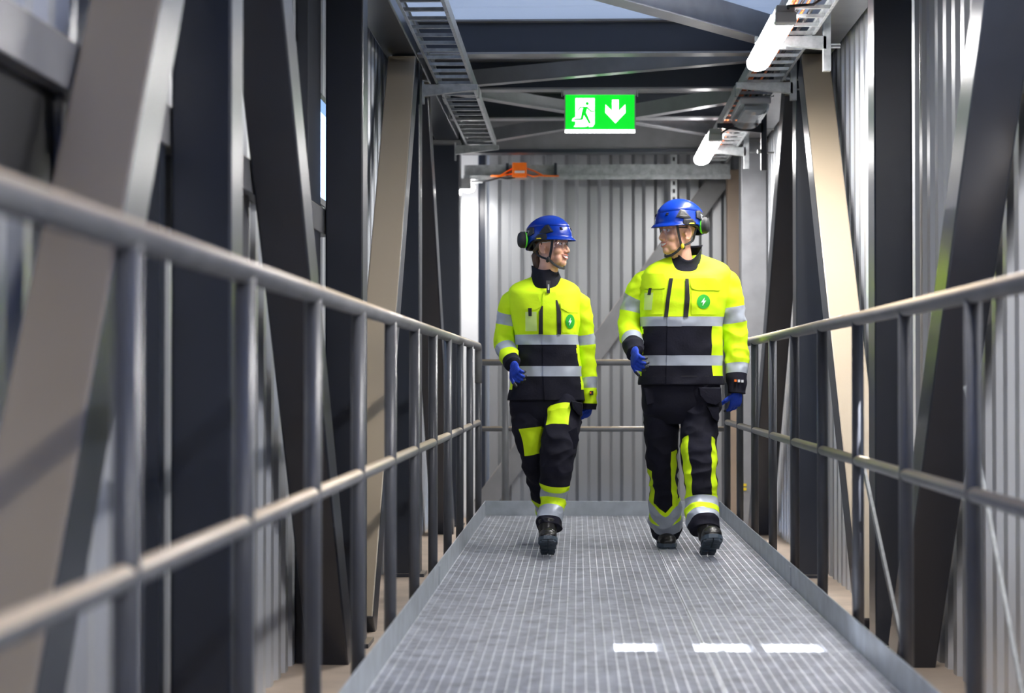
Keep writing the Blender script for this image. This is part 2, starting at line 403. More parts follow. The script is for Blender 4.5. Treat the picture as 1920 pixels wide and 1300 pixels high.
def toe(x0, x1, y0, y1, label, cuts):
    t = empty('toe_plate', ((x0 + x1) / 2, (y0 + y1) / 2, 0), label, 'toe board')
    MB().box(x0, x1, y0, y1, -.06, .10).build('plate', 'kick', t, bevel=.001)
    for c in cuts:
        m = MB()
        if y1 - y0 > 1: m.box(x0 - .004, x1 + .004, c - .04, c + .04, -.04, .085)
        else: m.box(c - .02, c + .02, y0 - .004, y1, -.04, .085)
        m.build('joint_strap', 'kick', t)
toe(KL - .006, KL, -1.2, 13.5, 'galvanised toe plate along the left edge of the walkway', (3.0, 9.0))
toe(KR, KR + .006, -1.2, 13.5, 'galvanised toe plate along the right edge of the walkway', (3.0, 9.0))
toe(KL - .006, KR + .006, 13.5, 13.507, 'galvanised toe plate across the far end of the walkway', ())
# handrails
def handrail(x, s, yend, posts, label):
    t = empty('handrail', (x, 13.3, -.1), label, 'handrail')
    pts = [(x, -1.4, 1.142)] + [(x, yend - .06, 1.142)] + [(x, yend - .06 + .06 * math.sin(a), 1.142 - .06 + .06 * math.cos(a)) for a in (.4, .8, 1.2, PI / 2)] + [(x, yend, .9)]
    MB().tube(pts, .024, 20).build('top_rail', 'rail', t, smooth=True)
    MB().tube([(x, -1.4, .640), (x, yend - .02, .640)], .0195, 16).build('mid_rail', 'rail', t, smooth=True)
    for y in posts:
        m = MB().tube([(x, y, -.26), (x, y, 1.13)], .0215, 18)
        m.build('post', 'post', t, smooth=True)
        MB().box(x - .03, x + .03, y - .035, y + .035, -.27, -.12).build('foot', 'post', t)
handrail(-.66, -1, 13.09, [13.09 - 1.02 * k for k in range(14)], 'long grey tubular handrail along the left side of the walkway')
handrail(.985, 1, 13.25, [13.25 - 1.03 * k for k in range(14)], 'long grey tubular handrail along the right side of the walkway')
t = empty('handrail', (.1, 13.62, 0), 'low grey handrail closing the far end behind the two people', 'handrail')
MB().tube([(-.66, 13.62, 1.04), (1.0, 13.62, 1.04)], .022, 16).build('top_rail', 'rail', t, smooth=True)
MB().tube([(-.66, 13.62, .585), (1.0, 13.62, .585)], .018, 16).build('mid_rail', 'rail', t, smooth=True)
for x in (-.50, .88): MB().tube([(x, 13.62, -.26), (x, 13.62, 1.03)], .026, 16).build('post', 'rail', t, smooth=True)
# thin leaning rods behind the right handrail
a, b = W(1545, 1300 - 90, 8.0), W(1600, 900, 9.0)
o = MB().beam((1.22, 7.2, ZF), (1.22, 8.9, .75), .012, .03).build('flat_bar', 'galv', origin=(1.22, 7.2, ZF))
tag(o, 'thin galvanised flat bar leaning behind the right handrail near the floor', 'bar')
o = MB().tube([(1.30, 5.6, ZF), (1.33, 6.9, .9)], .008, 8).build('thin_rod', 'galv', origin=(1.30, 5.6, ZF))
tag(o, 'thin rod leaning beside the blurred brace at the lower right', 'rod')
# yellow tape marks on the far right column
t = MB()
for z in (-.005, .03): t.box(1.345, 1.37, 16.68, 16.7, z, z + .022)
for z in (-.005, .03): t.box(1.36, 1.40, 16.692, 16.699, z, z + .022)
tag(t.build('tape_mark', 'yellow'), 'two short yellow tape strips low on the far right column', 'tape')

# ------------------------------------------------------------------ cable ladders
def ladder(x0, x1, y0, y1, z, label, step=.25):
    t = empty('cable_ladder', ((x0 + x1) / 2, y0, z), label, 'cable ladder')
    for x, sg in ((x0, 1), (x1, -1)):
        m = MB().box(x - .003, x + .003, y0, y1, z - .02, z + .045)
        m.box(min(x, x + sg * .014), max(x, x + sg * .014), y0, y1, z - .022, z - .018).box(min(x, x + sg * .014), max(x, x + sg * .014), y0, y1, z + .041, z + .045)
        m.build('side_rail', 'galv', t)
        MB().box(x - .008, x + .008, 13.05, 13.35, z - .026, z + .05).build('joint', 'galv', t)
    y = y1 - .08
    while y > y0:
        if y > 4: MB().box(x0 + .003, x1 - .003, y - .012, y + .012, z - .012, z + .006).build('rung', 'galv', t)
        y -= step
ladder(-.89, -.66, 0, 15.85, 2.80, 'empty galvanised cable ladder hanging on the left under the roof')
ladder(1.03, 1.27, 0, 17.1, 2.80, 'galvanised cable ladder on the right carrying cables and lamps')
def bracket(x0, x1, y, zt, post, label, mname='galv'):
    t = empty('ladder_bracket', (x1, y, zt), label, 'bracket', 'brackets carrying the cable ladders')
    m = MB()
    vs = []
    for x, h in ((x0, .035), (x1, .075)):
        vs += [(x, y - .02, zt - h), (x, y + .02, zt - h), (x, y + .02, zt), (x, y - .02, zt)]
    m.add(vs, [(0, 1, 2, 3), (7, 6, 5, 4), (0, 4, 5, 1), (1, 5, 6, 2), (2, 6, 7, 3), (3, 7, 4, 0)])
    m.build('arm', mname, t, bevel=.003)
    if post:
        MB().box(x1 - .02, x1 + .022, y - .02, y + .02, post[0], post[1]).build('post', mname, t, bevel=.002)
        for z in (post[0] + .13, post[1] - .2): 
            MB().tube([(x1 + .02, y, z), (x1 + .075, y, z)], .006, 8).build('bolt_end', 'galv', t); MB().tube([(x1 - .045, y, z + .01), (x1 - .02, y, z + .01)], .016, 6).build('bolt', 'galv', t)
    else:
        MB().box(min(x1, x1 + .012), max(x1, x1 + .012), y - .03, y + .03, zt - .12, zt + .02).build('plate', mname, t)
bracket(-.63, -.98, 12.45, 2.775, None, 'galvanised bracket under the left cable ladder near the pale brace')
bracket(-.63, -.98, 15.7, 2.775, None, 'galvanised bracket at the far end of the left cable ladder')
bracket(.95, 1.335, 10.75, 2.775, (2.585, 2.93), 'bright bracket with a hanging post beside the near lit lamp')
bracket(.98, 1.335, 12.42, 2.775, (2.66, 2.93), 'grey bracket just behind the near lit lamp')
bracket(1.0, 1.335, 14.4, 2.775, (2.43, 2.93), 'dark bracket with a long hanging post by the unlit lamp', 'steel')
bracket(.98, 1.335, 15.9, 2.775, (2.6, 2.93), 'bright bracket above the far lit lamp')
bracket(.95, 1.335, 7.2, 2.775, (2.6, 2.93), 'bracket of the right cable ladder above the frame')
# cables
def wob(x, y0, y1, z, seed, n=60, a=.008):
    return [(x + a * noise.noise(Vector((i * .22, seed, 0))), y0 + (y1 - y0) * i / n, z + .6 * a * noise.noise(Vector((i * .3, seed, 5)))) for i in range(n + 1)]
for i, (x, c, r) in enumerate(((1.075, 'orange', .009), (1.10, 'orange', .008), (1.125, 'strap', .008), (1.16, 'orange', .007), (1.19, 'strap', .01))):
    tag(MB().tube(wob(x, 4.0, 17.0, 2.825 + .01 * (i % 2), i * 3.1), r, 8).build('cable', c, smooth=True),
        ['orange cable lying nearest the inner rail of the right ladder', 'second orange cable from the inner rail on the right ladder', 'black cable between orange cables on the right ladder', 'thin orange cable in the middle of the right ladder', 'thick black cable towards the wall side of the right ladder'][i], 'cable', 'cables on the right ladder')
tag(MB().tube([(1.27, 9.9, 2.9), (1.2, 9.8, 2.80), (1.13, 9.6, 2.73), (1.06, 9.45, 2.70), (1.0, 9.5, 2.705), (1.01, 9.62, 2.71)], .007, 8).build('lamp_cable', 'strap', smooth=True), 'black cable hanging in a loop at the near end of the lit lamp', 'cable')
tag(MB().tube([(1.24, 14.5, 2.84), (1.15, 14.4, 2.77), (1.08, 14.3, 2.725), (1.03, 14.35, 2.70), (1.04, 14.5, 2.70)], .007, 8).build('lamp_cable', 'strap', smooth=True), 'black cable looping into the far lit lamp', 'cable')

# ------------------------------------------------------------------ lamps
def tube_light(loc, L, wdt, power):
    ld = bpy.data.lights.new('lamp_light', 'AREA'); ld.shape = 'RECTANGLE'; ld.size = wdt; ld.size_y = L
    ld.energy = power; ld.color = LAMP_COL
    return ld
def lamp(x, y0, L, z, label, power):
    t = empty('tube_lamp', (x, y0 + L / 2, z), label, 'lamp', 'tube lamps')
    def sect(y, wd, h0, h1): return [(x + wd * c * .5, y, z + (h0 if k == 0 else h1)) for c, k in ((-1, 1), (-1, 0), (1, 0), (1, 1))]
    hs = MB(); hs.box(x - .045, x + .045, y0 + .02, y0 + L - .02, z + .05, z + .085); hs.build('housing', 'lampgrey', t, bevel=.006)
    MB().box(x - .052, x + .052, y0, y0 + .09, z - .004, z + .05).build('end_cap', 'lampgrey', t, bevel=.008)
    d = MB(); rings = []
    for y, k in ((y0 + .092, 1), (y0 + L - .10, 1), (y0 + L - .04, .9), (y0 + L - .005, .72), (y0 + L, .5)):
        ring = []
        for j in range(13):
            a = PI * j / 12
            ring.append((x + .064 * k * math.cos(a) * (1 if j in (0, 12) else 1), y, z + .05 - .05 * math.sin(a) ** .6 * (k ** .5)))
        rings.append(ring)
    d.loft(rings, 0, True); d.build('diffuser', 'tube', t, smooth=False)
    for c in (.2, .8): MB().box(x - .01, x + .13, y0 + L * c - .012, y0 + L * c + .012, z + .082, z + .092).build('clamp', 'galv', t)
    ld = tube_light(None, L - .15, .09, power); lo = bpy.data.objects.new('lamp_light', ld); COL.objects.link(lo)
    lo.parent = t; lo.location = (0, 0, -.012)
    return t
lamp(.995, 9.55, 1.6, 2.64, 'bright lit tube lamp under the right cable ladder, nearer of the two', LAMP_W)
lamp(.995, 14.45, 1.75, 2.66, 'lit tube lamp at the far end of the right cable ladder', LAMP_W)
lamp(.995, 4.7, 1.6, 2.64, 'tube lamp under the right ladder above the frame', LAMP_W * 1.25)
lamp(.995, .4, 1.6, 2.64, 'tube lamp under the right ladder behind the camera', LAMP_W * .8)
lamp(-.97, 16.98, .5, 2.56, 'small lit lamp in the far left corner under the channel', LAMP_W * .35)
# unlit emergency lamp
t = empty('emergency_lamp', (1.14, 13.0, 2.70), 'unlit grey lamp with clear cover hanging under the right cable ladder', 'lamp')
MB().box(1.05, 1.25, 12.95, 13.75, 2.715, 2.76).build('housing', 'lampgrey', t, bevel=.01)
m = MB(); rings = []
for y, k in ((12.95, .75), (12.99, .95), (13.1, 1), (13.7, 1), (13.75, .8)):
    rings.append([(1.15 + .098 * k * math.cos(PI * j / 10), y, 2.715 - .075 * k * math.sin(PI * j / 10) ** .7) for j in range(11)])
m.loft(rings); m.build('cover', 'clear', t)
MB().box(1.09, 1.21, 13.05, 13.7, 2.69, 2.714).build('reflector', 'white', t)
# exit sign
SY = 13.8
P = lambda px, py: (lambda q: (q.x, q.z))(W(px, py, SY - .012))
t = empty('exit_sign', (W(1125, 250, SY).x, SY, W(1125, 250, SY).z), 'green exit sign with running man and down arrow hanging from the roof beam', 'sign')
def pm(name, pts, m, y0, y1): MB().prism([P(*p) for p in pts], y0, y1).build(name, m, t)
pm('panel', [(1060, 178), (1190, 178), (1190, 243), (1060, 243)], 'green', SY - .008, SY + .008)
pm('light_strip', [(1059, 243), (1191, 243), (1191, 249), (1059, 249)], 'signw', SY - .012, SY + .012)
pm('housing', [(1056, 167.5), (1193, 167.5), (1193, 178), (1056, 178)], 'white', SY - .03, SY + .03)
pm('side_trim', [(1058, 177), (1060.2, 177), (1060.2, 249), (1058, 249)], 'lampgrey', SY - .012, SY + .012)
pm('side_trim', [(1189.8, 177), (1192, 177), (1192, 249), (1189.8, 249)], 'lampgrey', SY - .012, SY + .012)
for x in (1053.5, 1195.5): pm('hook', [(x - 1, 163), (x + 1, 163), (x + 1, 181), (x - 1, 181)], 'white', SY - .006, SY + .006)
pc = lambda x, y: (1040 + x / 11.29, 150 + y / 11.29)
sg = lambda l: [pc(*p) for p in l]
pm('door_symbol', sg([(440, 385), (845, 385), (845, 930), (800, 992), (720, 992), (745, 950), (660, 992), (405, 992), (440, 940), (440, 875), (365, 868), (380, 820), (440, 782)]), 'signw', SY - .0105, SY - .008)
man = [[(500, 660), (480, 650), (535, 565), (690, 565), (770, 645), (840, 648), (840, 672), (755, 672), (690, 610), (660, 640), (600, 590), (550, 590)],
       [(600, 590), (690, 600), (665, 690), (700, 760), (765, 915), (725, 925), (620, 745), (600, 830), (580, 848), (395, 848), (430, 815), (550, 812), (570, 700)]]
for q in man: pm('running_figure', sg(q), 'green', SY - .0125, SY - .010)
pm('figure_head', [pc(690 + 36 * math.cos(a * PI / 8), 500 + 36 * math.sin(a * PI / 8)) for a in range(16)], 'green', SY - .0125, SY - .010)
pm('arrow', sg([(1215, 420), (1355, 420), (1355, 655), (1495, 520), (1500, 690), (1287, 915), (1072, 690), (1075, 520), (1215, 655)]), 'signw', SY - .0105, SY - .008)
# orange junction box with cables on the channel
Q = lambda px, py, y=17.28: W(px, py, y)
t = empty('junction_box', tuple(Q(974, 333)), 'square orange junction box on the end wall channel', 'box')
a, b = Q(961, 333), Q(988, 306)
MB().box(a.x, b.x, 17.22, 17.30, a.z, b.z).build('body', 'orange', t, bevel=.006)
a, b = Q(965, 324, 17.2), Q(984, 320, 17.2)
MB().box(a.x, b.x, 17.215, 17.22, a.z, b.z).build('label_plate', 'white', t)
for i, (l, c, lb) in enumerate((([(961, 316), (950, 322), (938, 329), (920, 330)], 'orange', 'orange cable leaving the junction box at upper left'),
               ([(961, 326), (948, 328), (936, 331), (922, 329)], 'orange', 'orange cable leaving the junction box at lower left'),
               ([(988, 316), (1002, 321), (1020, 330), (1048, 330)], 'orange', 'orange cable leaving the junction box at upper right'),
               ([(988, 327), (1000, 331), (1012, 329), (1030, 330)], 'orange', 'orange cable leaving the junction box at lower right'),
               ([(966, 333), (950, 335), (938, 333), (915, 339), (888, 341)], 'strap', 'black cable sagging left of the junction box to the corner lamp'))):
    tag(MB().tube([Q(*p, 17.27) for p in l], .007, 8).build('cable', c, smooth=True), lb, 'cable')

# ================================================================== people
def crom(P, t):
    n = len(P) - 1; i = min(int(t), n - 1); f = t - i
    p0, p1, p2, p3 = P[max(i - 1, 0)], P[i], P[i + 1], P[min(i + 2, n)]
    return [0.5 * ((2 * b) + (-a + c) * f + (2 * a - 5 * b + 4 * c - d) * f * f + (-a + 3 * b - 3 * c + d) * f ** 3) for a, b, c, d in zip(p0, p1, p2, p3)]
def folds(p, seed, amp, fx=9, fz=16):
    n1 = noise.noise(Vector((p.x * fx + seed, p.y * fx, p.z * fz + seed)))
    n2 = noise.noise(Vector((p.x * fx * 2.1 + seed, p.y * fx * 2.1, p.z * fz * 1.9 - seed)))
    return amp * ((.5 - abs(n1)) * 1.6 - .35 + .45 * n2)
def limb(mb, path, bands, N=44, amp=.004, seed=0, step=.009, side=None, fz=20, ampf=None):
    """path: (point, rx, ry); bands: [(t0, t1, mat, fn)]; returns sampler"""
    P = [(*p, a, b) for p, a, b in path]
    L = [0]
    for i in range(len(P) - 1): L.append((Vector(P[i + 1][:3]) - Vector(P[i][:3])).length)
    ts = []
    for i in range(len(P) - 1):
        k = max(1, int(L[i + 1] / step)); ts += [i + j / k for j in range(k)]
    ts.append(len(P) - 1.0)
    for b in bands: ts += [b[0], b[1]]
    ts = sorted(set(round(t, 4) for t in ts if 0 <= t <= len(P) - 1))
    ts = [t for i, t in enumerate(ts) if i == 0 or t - ts[i - 1] > 1e-3]
    rings = []; th = [2 * PI * k / N for k in range(N)]
    for t in ts:
        q = crom(P, t); e = .05
        q2 = crom(P, min(t + e, len(P) - 1)); q1 = crom(P, max(t - e, 0))
        T = (Vector(q2[:3]) - Vector(q1[:3])).normalized()
        U = (Vector((1, 0, 0)) - T * T.x).normalized(); V = T.cross(U)
        c = Vector(q[:3]); ring = []
        for a in th:
            d = U * math.cos(a) * q[3] + V * math.sin(a) * q[4]
            p = c + d
            am = amp if ampf is None else amp * ampf(t)
            ring.append(p + d.normalized() * folds(p, seed, am, 9, fz))
        rings.append(ring)
    def mf(i, k):
        tm = (ts[i] + ts[min(i + 1, len(ts) - 1)]) / 2; a = th[k] + PI / N; r = 0
        for b in bands:
            if len(b) > 3:
                if b[3](tm, math.cos(a), math.sin(a)): r = b[2]
            elif b[0] <= tm <= b[1]: r = b[2]
        return r
    mb.loft(rings, mf, True)
    return rings
class Torso:
    """rings from measured silhouettes: (py, xl, xr, depth half) at depth Y"""
    def __init__(s, rows, Y, n=2.5):
        s.Y = Y; s.n = n; s.rows = []; s.drop = 1e-6
        for py, xl, xr, b in rows:
            A, B = W(xl, py, Y), W(xr, py, Y)
            s.rows.append(((A.z + B.z) / 2, (A.x + B.x) / 2, (B.x - A.x) / 2, b))
    def at(s, z):
        R = s.rows
        if z >= R[0][0]: return R[0][1:]
        for i in range(len(R) - 1):
            if z >= R[i + 1][0]:
                f = (R[i][0] - z) / (R[i][0] - R[i + 1][0])
                return crom([r[1:] for r in R], i + f)
        return R[-1][1:]
    def pt(s, z, a, amp=.0075, seed=0):
        cx, ra, rb = s.at(z)
        c, q = math.cos(a), math.sin(a); e = 2 / s.n
        p = Vector((cx + ra * math.copysign(abs(c) ** e, c), s.Y - rb * math.copysign(abs(q) ** e, q), z))
        d = Vector((c, -q, 0))
        zt = s.rows[0][0]
        if q > 0: p.z -= s.drop * max(0, 1 - (zt - z) / (s.drop * 1.6)) * q ** 1.5
        return p + d * folds(p, seed, amp, 7, 9)
    def front(s, x, z, seed, off, amp=.0075):
        cx, ra, rb = s.at(z)
        u = max(-.985, min(.985, (x - cx) / ra))
        c = math.copysign(abs(u) ** (s.n / 2), u); a = math.acos(max(-1, min(1, c)))
        p = s.pt(z, a, amp, seed)
        return Vector((x, p.y - off, z))
    def mesh(s, mb, zs, matf, seed, N=88, amp=.0075, open_bottom=True):
        rings = [[s.pt(z, 2 * PI * k / N, amp, seed) for k in range(N)] for z in zs]
        mb.loft(rings, lambda i, k: matf((zs[i] + zs[min(i + 1, len(zs) - 1)]) / 2, sum((p.x for p in (rings[i][k], rings[i][(k + 1) % N])), 0) / 2, math.sin(2 * PI * (k + .5) / N) > 0), True)
def strip(T, seed, rows, off=.004, Y=None, nx=6, sub=.012, th=.004, amp=.0075):
    """patch lying on the torso front; rows = (py, xl, xr) in photo px"""
    R = []
    for i in range(len(rows) - 1):
        k = max(1, int(abs(rows[i + 1][0] - rows[i][0]) / 349 / sub))
        for j in range(k): f = j / k; R.append([a + (b - a) * f for a, b in zip(rows[i], rows[i + 1])])
    R.append(list(rows[-1]))
    mb = MB(); rings = []
    for py, xl, xr in R:
        A, B = W(xl, py, T.Y - .13), W(xr, py, T.Y - .13)
        z = A.z; row = []
        for j in range(nx + 1): row.append(T.front(A.x + (B.x - A.x) * j / nx, z, seed, off, amp))
        row += [T.front(A.x + (B.x - A.x) * j / nx, z, seed, off - th - .002, amp) for j in range(nx, -1, -1)]
        rings.append(row)
    mb.loft(rings, 0, False)
    return mb
def zrange(top, bot, step, extra):
    n = int((top - bot) / step); zs = [top - (top - bot) * i / n for i in range(n + 1)] + [e for e in extra if bot < e < top]
    zs = sorted(set(round(z, 4) for z in zs), reverse=True)
    return [z for i, z in enumerate(zs) if i == 0 or zs[i - 1] - z > .0012]
def remesh(mb, name, mats, parent, vox, matf=None, smooth=3, mat4=None):
    """melt overlapping closed shapes into one continuous skin"""
    tmp = mb.build(name + '_tmp', [mats[0]] if isinstance(mats, (list, tuple)) else [mats], parent)
    org = ORG[tmp]; tmp.parent = None
    for p in tmp.data.polygons: p.material_index = 0
    r = tmp.modifiers.new('r', 'REMESH'); r.mode = 'VOXEL'; r.voxel_size = vox; r.use_smooth_shade = True
    s = tmp.modifiers.new('s', 'SMOOTH'); s.iterations = smooth; s.factor = .5
    dg = bpy.context.evaluated_depsgraph_get(); dg.update()
    me = bpy.data.meshes.new_from_object(tmp.evaluated_get(dg)); me.name = name
    bpy.data.objects.remove(tmp)
    me.materials.clear()
    for m in (mats if isinstance(mats, (list, tuple)) else [mats]): me.materials.append(M[m])
    if matf:
        for p in me.polygons: p.material_index = matf(p.center + org, p.normal)
    for p in me.polygons: p.use_smooth = True
    o = bpy.data.objects.new(name, me); COL.objects.link(o); o.parent = parent; ORG[o] = org
    return o
def capsule(mb, a, b, ra, rb, n=14):
    a, b = Vector(a), Vector(b); mb.ell(a, (ra,) * 3, n=n); mb.ell(b, (rb,) * 3, n=n); mb.tube([a, b], [ra, rb], n)
def hand(root, wrist, D, Nn, thumb, curl, spread=.0, scale=1.0, name='glove', thumbcurl=.5):
    """glove: D along the palm, Nn palm normal (fingers curl towards it), thumb = +1/-1 side along D x Nn"""
    D = D.normalized(); Nn = (Nn - D * Nn.dot(D)).normalized(); S = D.cross(Nn).normalized() * thumb
    wrist = Vector(wrist); k = scale; mb = MB(); tips = []
    R = Matrix((S, D, Nn)).transposed()
    mb.ell(wrist + D * .048 * k, (.043 * k, .055 * k, .0175 * k), R, n=20)
    mb.ell(wrist + D * .075 * k, (.042 * k, .028 * k, .0155 * k), R, n=20)
    mb.ell(wrist + D * .012 * k, (.032 * k, .035 * k, .021 * k), R, n=20)
    for j, (off, L) in enumerate(((.031, .085), (.0105, .094), (-.0105, .088), (-.030, .070))):
        p = wrist + D * (.088 - (.006 if j == 3 else 0)) * k + S * off * k; d = D.copy(); r = .0112 * k
        d = (d + S * off * spread * 8).normalized()
        p = p - d * .01
        for q, (fr, c) in enumerate(((.45, .8), (.31, 1.15), (.24, .7))):
            ax = d.cross(Nn).normalized() if q == 0 else ax
            d = Matrix.Rotation(curl * c * (1 + .08 * j), 3, ax) @ d
            e = p + d * L * fr * k; r2 = r * .93
            capsule(mb, p, e, r, r2); p = e; r = r2
        tips.append(p)
    p = wrist + D * .028 * k + S * .030 * k; d = (D * .62 + S * .72 + Nn * .3).normalized()
    for fr, r in ((.045, .0145), (.034, .0125), (.026, .011)):
        e = p + d * fr * k; capsule(mb, p, e, r * k, r * .92 * k); p = e
        d = (d + D * .3 * thumbcurl + Nn * .45 * thumbcurl - S * .25 * thumbcurl).normalized()
    tips.append(p)
    def mf(c, n):
        if n.dot(Nn) > .35: return 1
        return 1 if min((c - t).length for t in tips) < .026 * k else 0
    return remesh(mb, name, ['glove', 'rubber'], root, .0026, mf, 2)
def boot(root, heel, pitch, yaw, k=1.0):
    Rm = Matrix.Rotation(yaw, 3, 'Z') @ Matrix.Rotation(-pitch, 3, 'X'); heel = Vector(heel)
    # local: toe towards -y, heel at y=0, ground z=0
    T = lambda p: heel + Rm @ (Vector(p) * k)
    outline = [(0, .036), (-.04, .040), (-.10, .036), (-.15, .040), (-.20, .050), (-.25, .050), (-.28, .040), (-.30, .022)]
    mb = MB(); rings = []
    for y, wd, h in ((.004, .022, .075), (-.008, .032, .10), (-.05, .038, .125), (-.10, .037, .115), (-.15, .040, .092), (-.20, .048, .078), (-.25, .050, .070), (-.28, .042, .062), (-.298, .022, .045)):
        ring = []
        for j in range(24):
            a = 2 * PI * j / 24; c, s = math.cos(a), math.sin(a)
            ring.append(T((wd * math.copysign(abs(c) ** .75, c), y, .022 + (h - .022) * (s * .5 + .5) if s > 0 else .022 + (h - .022) * .5 * (1 + math.copysign(abs(s) ** .6, s)))))
        rings.append(ring)
    mb.loft(rings)
    mb.tube([T((0, -.045, .07)), T((0, -.048, .12)), T((0, -.045, .19))], [.045 * k, .052 * k, .054 * k], 24)
    mb.ell(T((0, -.245, .05)), (.050 * k, .045 * k, .034 * k), Rm)
    o = remesh(mb, 'boot', ['leather'], root, .004, None, 3)
    s = MB()
    poly = [(-w_, y) for y, w_ in outline] + [(w_, y) for y, w_ in reversed(outline)]
    n = len(poly)
    def slab(pl, z0, z1):
        m = len(pl); s.add([T((x, y, z0)) for x, y in pl] + [T((x, y, z1)) for x, y in pl], [tuple(range(m)), tuple(range(2 * m - 1, m - 1, -1))] + [(i, i + m, (i + 1) % m + m, (i + 1) % m) for i in range(m)])
    slab([(x * 1.06, y * 1.01 + .003) for x, y in poly], .010, .030)
    for y in [-.015, -.04, -.065] + [-.135 - .024 * i for i in range(7)]:
        wd = .036 if y > -.1 else (.046 if y > -.27 else .034)
        for sx in (-1, 1):
            slab([(sx * .003, y + .004), (sx * wd, y + .008), (sx * wd, y - .009), (sx * .003, y - .013)], 0, .012)
    so = s.build('sole', 'sole', o, origin=ORG[o])
    return o

def helmet_pt(a, al, grow=0):
    """a: around (0 = front), al: polar angle from the top"""
    r = (.112 + grow, .146 + grow, .130 + grow)
    x = r[0] * math.sin(al) * math.sin(a); y = -r[1] * math.sin(al) * math.cos(a); z = r[2] * math.cos(al)
    if math.cos(a) > 0: y *= .97
    z += .006 * max(0, 1 - abs(x) / .03) * math.sin(al) * (al < 1.4)
    return Vector((x, y + .012, z + .040))
def head(root, eye_world, yaw, tilt, pitch, k, woman, neck_base, neck_dir):
    R = Matrix.Rotation(yaw, 3, 'Z') @ Matrix.Rotation(tilt, 3, 'Y') @ Matrix.Rotation(pitch, 3, 'X'); O = Vector(eye_world)
    T = lambda x, y, z: O + R @ (Vector((x, y, z)) * k)
    mb = MB()
    E = lambda c, r, rr=None: mb.ell(T(*c), tuple(q * k for q in r), R @ rr if rr else R, n=26)
    jw = .90 if woman else 1.0
    E((0, .012, .034), (.076, .097, .090))
    E((0, -.028, .022), (.067, .063, .060))
    E((0, -.030, -.035), (.062 * jw, .060, .080))
    E((0, -.040, -.072), (.050 * jw, .050, .048))
    E((0, -.066, -.104), (.026 * jw, .026, .024))
    E((0, -.050, -.060), (.047 * jw, .045, .040))
    for s in (-1, 1):
        E((s * .044 * jw, -.010, -.070), (.020, .040, .030)); E((s * .028 * jw, -.040, -.095), (.024, .036, .020))
        E((s * .036, -.060, -.036), (.026, .026, .026))
        E((s * .033, -.076, .021), (.026, .012, .010))
        E((s * .046, -.062, .002), (.014, .015, .022))
        E((s * .028, -.054, -.078), (.024, .026, .028))
        E((s * .0125, -.099, -.046), (.0085, .0105, .0075))
        E((s * .032, -.079, .0105), (.0165, .0085, .0045)); E((s * .032, -.078, -.0095), (.0155, .008, .0040))
        er = Matrix.Rotation(s * -.40, 3, 'Z')
        E((s * .076, .010, -.016), (.004, .015, .026), er)
        pts = []
        for i in range(15):
            q = -2.3 + 4.2 * i / 14
            pts.append(T(s * (.0805 + .005 * math.cos(q)), .010 + .0185 * math.cos(q), -.012 + .031 * math.sin(q) * (1 if math.sin(q) > 0 else 1.1)))
        mb.tube(pts, [.0052 * k] * 15, 10)
        mb.ell(T(s * .079, .004, -.044), (.0055 * k, .009 * k, .009 * k), R, n=12)
        mb.ell(T(s * .078, -.004, -.018), (.005 * k, .005 * k, .009 * k), R, n=12)
    a, b = T(0, -.080, .014), T(0, -.112, -.038); capsule(mb, a, b, .0080 * k, .0090 * k)
    mb.tube([T(0, -.075, .0), T(0, -.088, -.042)], [.011 * k, .016 * k], 14)
    E((0, -.110, -.043), (.0105, .0095, .0085))
    E((0, -.078, -.068), (.027, .016, .024))
    nb = Vector(neck_base)
    mb.tube([T(0, .018, -.03), T(0, .014, -.09), (T(0, .01, -.12) + nb) / 2, nb, nb + Vector((0, .02, -.14))], [.055 * k, .056 * k, .058 * k, .060 * k, .060 * k], 24)
    return mb, T, R

